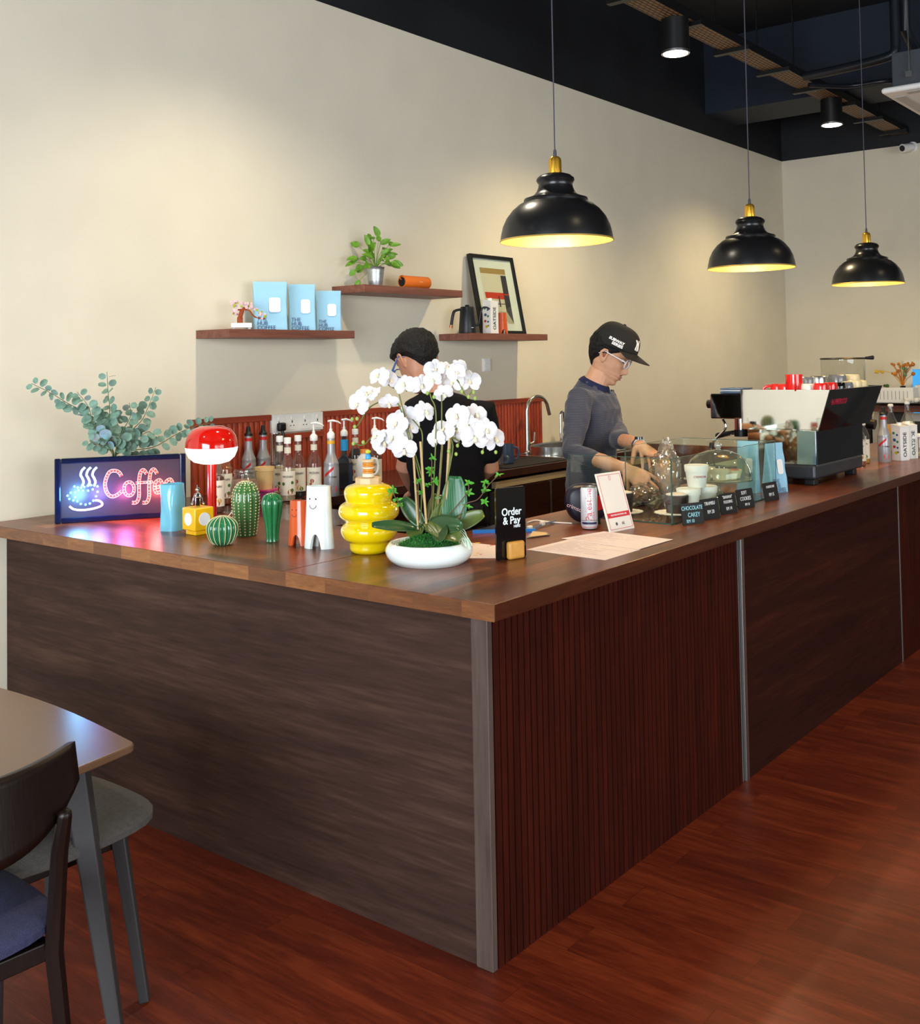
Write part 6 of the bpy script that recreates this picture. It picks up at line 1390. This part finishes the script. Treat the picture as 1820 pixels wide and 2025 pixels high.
# ---- barista in the cap
P2Y = 1.10
H0 = on_y(1203, 704, P2Y); D2 = (H0-CAM).dot(CF); F2 = (CR*.95-CF*.31); F2.z = 0; F2.normalize(); L2 = Vector((0, 0, 1)).cross(F2)
HS = 1.14
def J(px, py, dd=0.0): return at_d(px, py, D2+dd)
T2 = Matrix.Translation(H0) @ frame(F2, .50) @ Matrix.Scale(HS, 4)
feet = Vector((H0.x, H0.y, 0))-F2*.10
per = thing('person', 'person in black cap, glasses and dark striped sweater reaching into the glass case', 'person', feet)
def inv(o, parent_loc=None): o.matrix_parent_inverse = Matrix.Translation(-Vector(o.parent.location)); return o
b = MB(); head_grid(b, T2)
nb = J(1176, 762, .0)
b.tube([H0-F2*.012-Vector((0, 0, .0)), H0-F2*.03-Vector((0, 0, .06)), nb, nb-Vector((0, 0, .09))], [.055, .058, .066, .09], 16, round_=True, up=F2)
pel = Vector((feet.x, feet.y, .95)); ch = (nb*.55+pel*.45)
b.tube([nb-Vector((0, 0, .04)), nb-Vector((0, 0, .12)), ch, pel+Vector((0, 0, .05)), pel-Vector((0, 0, .05))], [.08, .14, .14, .13, .12], 16, flat=.6, up=F2, round_=True)
for e in (-1, 1): b.tube([pel+L2*e*.09, pel+L2*e*.10-Vector((0, 0, .45)), pel+L2*e*.11-Vector((0, 0, .88))], [.07, .05, .04], 12, round_=True); b.tube([pel+L2*e*.11-Vector((0, 0, .90)), pel+L2*e*.11-Vector((0, 0, .91))+F2*.14], [.04, .035], 12, flat=.7, round_=True)
shN, elN, wrN = J(1146, 792, -.17), J(1132, 893, -.35), J(1241, 929, -.58)
shF, elF, wrF = J(1196, 788, .17), J(1222, 868, -.14), J(1266, 881, -.45)
b.tube([nb-Vector((0, 0, .08)), shN, elN, (elN*.45+wrN*.55), wrN], [.055, .042, .034, .036, .026], 16, round_=True); b.tube([nb-Vector((0, 0, .08)), shF, elF, (elF*.5+wrF*.5), wrF], [.055, .042, .034, .036, .027], 16, round_=True)
kn = J(1276, 951, -.68); hand(b, wrN, kn-wrN, -CF*.8+CU*.5, 1.12, (.12, .16, .20, .26), .15, (.9, .2), side=1, base=.05)
kf = J(1290, 899, -.56); hand(b, wrF, kf-wrF, -CF*.75+CU*.75+CR*.3, 1.12, (.24, .27, .30, .34), .16, (.9, .3), side=1, base=.35)
o = b.build('body', skin, per); inv(o); finish(o, .0030, 4, .5)
# lips, eyes, brows, moustache
def hp(parent, nm, mtl, fn, T_=T2):
    b = MB(); b.T = T_; fn(b); return inv(b.build(nm, mtl, parent))
lipc = mat('lip_colour', (176, 108, 96), .45); dk = mat('brow_hair', (34, 26, 24), .8); eyew = mat('eye_white', (226, 220, 212), .2)
hp(per, 'lips', lipc, lambda b: (b.tube([(.080, y, -.058-.10*abs(y)) for y in (-.021,)]+[(.0935-9*y*y, y, -.0575-.002*(abs(y) < .004)) for y in (-.014, -.007, 0, .007, .014)]+[(.080, .021, -.060)], [.001, .003, .004, .004, .004, .003, .001], 8, flat=.8), b.tube([(.080, -.02, -.062)]+[(.0925-9*y*y, y, -.0685) for y in (-.012, -.006, 0, .006, .012)]+[(.080, .02, -.062)], [.001, .003, .0045, .005, .0045, .003, .001], 8, flat=.8)))
hp(per, 'moustache', dk, lambda b: b.tube([(.0935-10*y*y-.003, y, -.0475-.25*abs(y)) for y in (-.022, -.015, -.008, 0, .008, .015, .022)], [.0008, .0026, .0032, .0022, .0032, .0026, .0008], 8))
for e in (-1, 1):
    hp(per, 'eyebrow', dk, lambda b: b.tube([(.0885, e*.018, .036), (.090, e*.03, .040), (.081, e*.045, .037)], [.003, .0033, .001], 8, flat=.6))
    hp(per, 'eye', eyew, lambda b: b.sphere((.0655, e*.031, .0135), .0125, 14, 10)); hp(per, 'eyelashes', dk, lambda b: b.tube([(.0765, e*.020, .009), (.0795, e*.031, .0055), (.073, e*.043, .009)], [.0008, .0014, .0008], 6))
for e in (-1, 1): hp(per, 'ear_shade', mat('ear_shade', (132, 76, 58), .6) if e < 0 else bpy.data.materials['ear_shade'], lambda b: b.sphere((-.005, e*.0785, .004), .0075, 10, 8, sy=.45, sz=1.5))  # small dark ball per ear, shade of the inner ear put into its colour
inv(hair(per, T2, .075, .004, -.078, .010, hairm))
# glasses
gf = mat('clear_acetate', (226, 226, 232), .15)
def rim(b, e, T=None):
    pts = [(.100+.002*math.cos(a)-abs(e*.034+.024*math.cos(a))*.12, e*.034+.025*math.cos(a), .008+.021*math.sin(a)) for a in [2*PI*k/24 for k in range(25)]]; b.tube(pts, .0022, 6)
def gl_(b):
    rim(b, -1); rim(b, 1); b.tube([(.1, -.010, .012), (.103, 0, .015), (.1, .010, .012)], .002, 6)
    for e in (-1, 1): b.tube([(.092, e*.058, .014), (.084, e*.071, .016), (.03, e*.080, .018), (-.01, e*.082, .020), (-.03, e*.078, .0)], [.0048, .0054, .0044, .0036, .0024], 8, flat=.6)
hp(per, 'glasses', gf, gl_)
# cap
capm = mat('black_cap', (22, 21, 20), .85, bump=.15, bs=400)
def capfn(u, v):
    a = 2*PI*u; c, s_ = math.cos(a), math.sin(a); zb = .048+.012*c; t = v; rx = .106 if c > 0 else .103; zz = zb+(.152-zb)*math.sin(t*PI/2)**.95; k = math.cos(t*PI/2)**.62
    return (rx*k*c*(1+.0*c)+.004, .087*k*s_, zz)
b = MB(); b.T = T2; b.grid(capfn, 64, 24, closed_u=True); b.tube([(.004, 0, .150), (.004, 0, .157)], [.007, .005], 12); cap = inv(b.build('cap', capm, per, solid=.002)); cap.name = 'cap'
def brim(u, v):
    t = (u-.5)*2; a = t*1.12; w = .087*math.sin(a)/math.sin(1.12)*1.0; x0 = .106*math.cos(a*1.05)+.006; x1 = x0+.072*math.cos(a)**.6 if abs(a) < 1.5 else x0
    x = x0-.004+(x1-x0)*v; return (x, w*(1+.05*v), .061-.003*v-.10*w*w/.087*1.2-.012*v)
b = MB(); b.T = T2; b.grid(brim, 24, 10); b.build('cap_brim', capm, cap, solid=.003)
def cap_text(s_, size, ang, z, mtl, sc_=1.0, nm='embroidery', slope=0.0, sx=1.0, bold=0.0):
    o = text(s_, size, mtl, cap, nm, ext=.0012, bold=bold, sx=sx)
    for v in o.data.vertices:
        x, zz = v.co.x, v.co.z+z+slope*v.co.x; a = ang+x/.095
        lo = 0; hi = 1
        for _ in range(18):
            m_ = (lo+hi)/2
            if capfn(a/(2*PI) % 1, m_)[2] < zz: lo = m_
            else: hi = m_
        q = Vector(capfn(a/(2*PI) % 1, lo)); n_ = Vector((q.x, q.y, 0)).normalized(); v.co = T2 @ (q+n_*(.0016-v.co.y))
emb = mat('white_embroidery', (232, 230, 226), .7)
cap_text('SUBWAY', .0165, -PI/2+.12, .082, emb, bold=.0007); cap_text('SERIES', .0165, -PI/2+.22, .067, emb, bold=.0007)
cap_text('N', .056, -.34, .098, emb, bold=.002, sx=.8); cap_text('Y', .060, -.34, .097, emb, bold=.0016, sx=.8)
# sweater and trousers
m_, nt_, b_ = newmat('striped_sweater'); tcn = nt_.nodes.new('ShaderNodeTexCoord'); wv = nt_.nodes.new('ShaderNodeTexWave'); wv.bands_direction = 'Z'; wv.inputs['Scale'].default_value = 58; wv.inputs['Distortion'].default_value = .4; wv.inputs['Detail'].default_value = 1
nt_.links.new(tcn.outputs['Object'], wv.inputs['Vector']); nt_.links.new(ramp(nt_, [(0, (28, 31, 50)), (.5, (36, 40, 58)), (1, (92, 94, 104))], wv.outputs['Fac']), b_.inputs['Base Color']); b_.inputs['Roughness'].default_value = .9; b_.inputs['Sheen Weight'].default_value = .2; sweat = m_
def folds(o, amp, sc_, seed):
    for v in o.data.vertices:
        p = v.co; n_ = v.normal; v.co = p+n_*(amp*noise.noise(Vector((p.x*sc_, p.y*sc_, p.z*sc_*.55+seed)))+amp*.5*noise.noise(p*sc_*2.6))
b = MB()
NA = (Vector((0, 0, .9))+F2*.42).normalized()
b.tube([nb+NA*.012, nb-NA*.012, nb-NA*.05-F2*.0, nb-Vector((0, 0, .12)), (nb*.6+pel*.4), (nb*.3+pel*.7), pel+Vector((0, 0, .02)), pel-Vector((0, 0, .06))], [.076, .088, .145, .19, .185, .175, .18, .185], 24, flat=[.95, .95, .78, .66, .68, .70, .72, .72], up=F2)
b.tube([nb-Vector((0, 0, .10))-L2*.06, shN, shN*.5+elN*.5, elN, elN*.60+wrN*.40], [.075, .066, .058, .052, .044], 20, round_=True); b.tube([nb-Vector((0, 0, .10))+L2*.06, shF, shF*.5+elF*.5, elF, elF*.80+wrF*.20], [.075, .064, .056, .052, .046], 20, round_=True)
for i in range(3): b.tube([elN*(.66-.1*i)+wrN*(.34+.1*i)-Vector((0, 0, 0)), elN*(.64-.1*i)+wrN*(.36+.1*i)], [.046, .046], 16) if i == 0 else None
o = inv(b.build('sweater', sweat, per)); finish(o, .007, 5); folds(o, .012, 11, 2.0)
b = MB(); b.tube([nb+NA*.022, nb+NA*.012, nb-NA*.004], [.069, .078, .086], 28, flat=.97, up=L2); inv(b.build('collar', mat('navy_collar', (22, 28, 62), .9), per))
jean = mat('dark_trousers', (18, 20, 28), .85)
b = MB(); b.tube([pel+Vector((0, 0, .06)), pel-Vector((0, 0, .08))], [.165, .17], 20, flat=.72, up=F2, round_=True)
for e in (-1, 1): b.tube([pel+L2*e*.085-Vector((0, 0, .05)), pel+L2*e*.10-Vector((0, 0, .45)), pel+L2*e*.11-Vector((0, 0, .88))], [.095, .075, .06], 16)
o = inv(b.build('trousers', jean, per)); finish(o, .009, 3)
for e in (-1, 1): b = MB(); b.tube([pel+L2*e*.11-Vector((0, 0, .915))-F2*.05, pel+L2*e*.11-Vector((0, 0, .915))+F2*.17], [.05, .042], 14, flat=.7, round_=True); inv(b.build('shoe', M['black'], per))
# wrist watch
dW = (wrF-elF).normalized(); b = MB(); c0_ = wrF-dW*.012; b.tube([c0_-dW*.011, c0_-dW*.009, c0_+dW*.009, c0_+dW*.011], [.0315, .0335, .0335, .0315], 24); inv(b.build('watch_band', M['alu'], per))
nW = (Vector((0, 0, 1))-dW*dW.z).normalized(); b = MB(); b.tube([c0_+nW*.028, c0_+nW*.040], [.021, .019], 20); inv(b.build('watch_face', M['gloss_black'], per))

# ---- barista in black, seen from behind
P1Y = 1.42
G0 = on_y(826, 714, P1Y); D1 = (G0-CAM).dot(CF); F1 = (CF*.84-CR*.54); F1.z = 0; F1.normalize(); L1 = Vector((0, 0, 1)).cross(F1)
T1 = Matrix.Translation(G0) @ frame(F1, .62) @ Matrix.Scale(1.1, 4)
def K(px, py, dd=0.0): return at_d(px, py, D1+dd)
hip = K(893, 1020, -.05); hip.z = .95; feet1 = Vector((hip.x, hip.y, 0))
pr1 = thing('person', 'person in a black t-shirt seen from behind, bent over the back worktop', 'person', feet1)
nb1 = K(866, 770, -.03)
b = MB(); head_grid(b, T1)
b.tube([G0-F1*.01, G0*.5+nb1*.5-F1*.01, nb1, nb1-Vector((0, 0, .09))], [.055, .058, .066, .09], 16, round_=True, up=F1)
b.tube([nb1-Vector((0, 0, .04)), nb1-Vector((0, 0, .12)), nb1*.5+hip*.5, hip], [.08, .14, .14, .13], 16, flat=.6, up=F1, round_=True)
for e in (-1, 1): b.tube([hip+L1*e*.09, hip+L1*e*.10-Vector((0, 0, .45)), hip+L1*e*.11-Vector((0, 0, .88))], [.07, .05, .04], 12, round_=True); b.tube([hip+L1*e*.11-Vector((0, 0, .90)), hip+L1*e*.11-Vector((0, 0, .91))+F1*.14], [.04, .035], 12, flat=.7, round_=True)
sL, eL, wL = K(822, 822, .02), K(803, 925, .06), K(822, 972, .28); sR, eR, wR = K(955, 818, -.02), K(968, 925, .04), K(905, 975, .27)
b.tube([nb1-Vector((0, 0, .1)), sL, eL, eL*.5+wL*.5, wL], [.06, .052, .046, .038, .028], 16, round_=True); b.tube([nb1-Vector((0, 0, .1)), sR, eR, eR*.5+wR*.5, wR], [.06, .05, .044, .036, .027], 16, round_=True)
hand(b, wL, F1*.8+L1*-.3-Vector((0, 0, .15)), Vector((0, 0, 1))+L1*.3, 1.0, (.4, .45, .45, .5), .06, (.5, .5), side=-1); hand(b, wR, F1*.8+L1*.3-Vector((0, 0, .15)), Vector((0, 0, 1))-L1*.3, 1.0, (.4, .45, .45, .5), .06, (.5, .5), side=1)
o = inv(b.build('body', skin2, pr1)); finish(o, .0038, 4)
inv(hair(pr1, T1, .062, .022, -.062, .016, hairm, 4.0))
for e in (-1, 1): hp(pr1, 'eye', eyew, lambda b: b.sphere((.0655, e*.031, .0135), .0125, 14, 10), T1); hp(pr1, 'eyebrow', dk, lambda b: b.tube([(.0885, e*.018, .036), (.090, e*.03, .040), (.081, e*.045, .037)], [.003, .0033, .001], 8, flat=.6), T1)
hp(pr1, 'lips', lipc, lambda b: b.tube([(.080, -.02, -.062)]+[(.0925-9*y*y, y, -.064) for y in (-.012, -.006, 0, .006, .012)]+[(.080, .02, -.062)], [.001, .004, .006, .006, .006, .004, .001], 8, flat=.8), T1)
hp(pr1, 'glasses', mat('thin_blue_frame', (90, 130, 190), .3), gl_, T1)
shirt = mat('black_tshirt', (9, 9, 12), .9, spec=.2)
b = MB()
b.tube([nb1-Vector((0, 0, .01)), nb1-Vector((0, 0, .05)), nb1-Vector((0, 0, .12))-F1*.02, nb1*.6+hip*.4-F1*.01, nb1*.3+hip*.7, hip-Vector((0, 0, .05))], [.08, .15, .195, .19, .18, .185], 24, flat=[.85, .72, .64, .66, .68, .70], up=F1)
b.tube([nb1-Vector((0, 0, .11))+L1*.06, sL, sL*.35+eL*.65], [.08, .075, .072], 20, round_=True); b.tube([nb1-Vector((0, 0, .11))-L1*.06, sR, sR*.35+eR*.65], [.08, .075, .072], 20, round_=True)
o = inv(b.build('tshirt', shirt, pr1)); finish(o, .008, 5); folds(o, .010, 8, 5.0)
b = MB(); b.tube([hip+Vector((0, 0, .06)), hip-Vector((0, 0, .08))], [.165, .172], 20, flat=.72, up=F1, round_=True)
for e in (-1, 1): b.tube([hip+L1*e*.085-Vector((0, 0, .05)), hip+L1*e*.10-Vector((0, 0, .45)), hip+L1*e*.11-Vector((0, 0, .88))], [.095, .075, .06], 16)
o = inv(b.build('trousers', jean, pr1)); finish(o, .009, 3)
for e in (-1, 1): b = MB(); b.tube([hip+L1*e*.11-Vector((0, 0, .915))-F1*.05, hip+L1*e*.11-Vector((0, 0, .915))+F1*.17], [.05, .042], 14, flat=.7, round_=True); inv(b.build('shoe', M['black'], pr1))
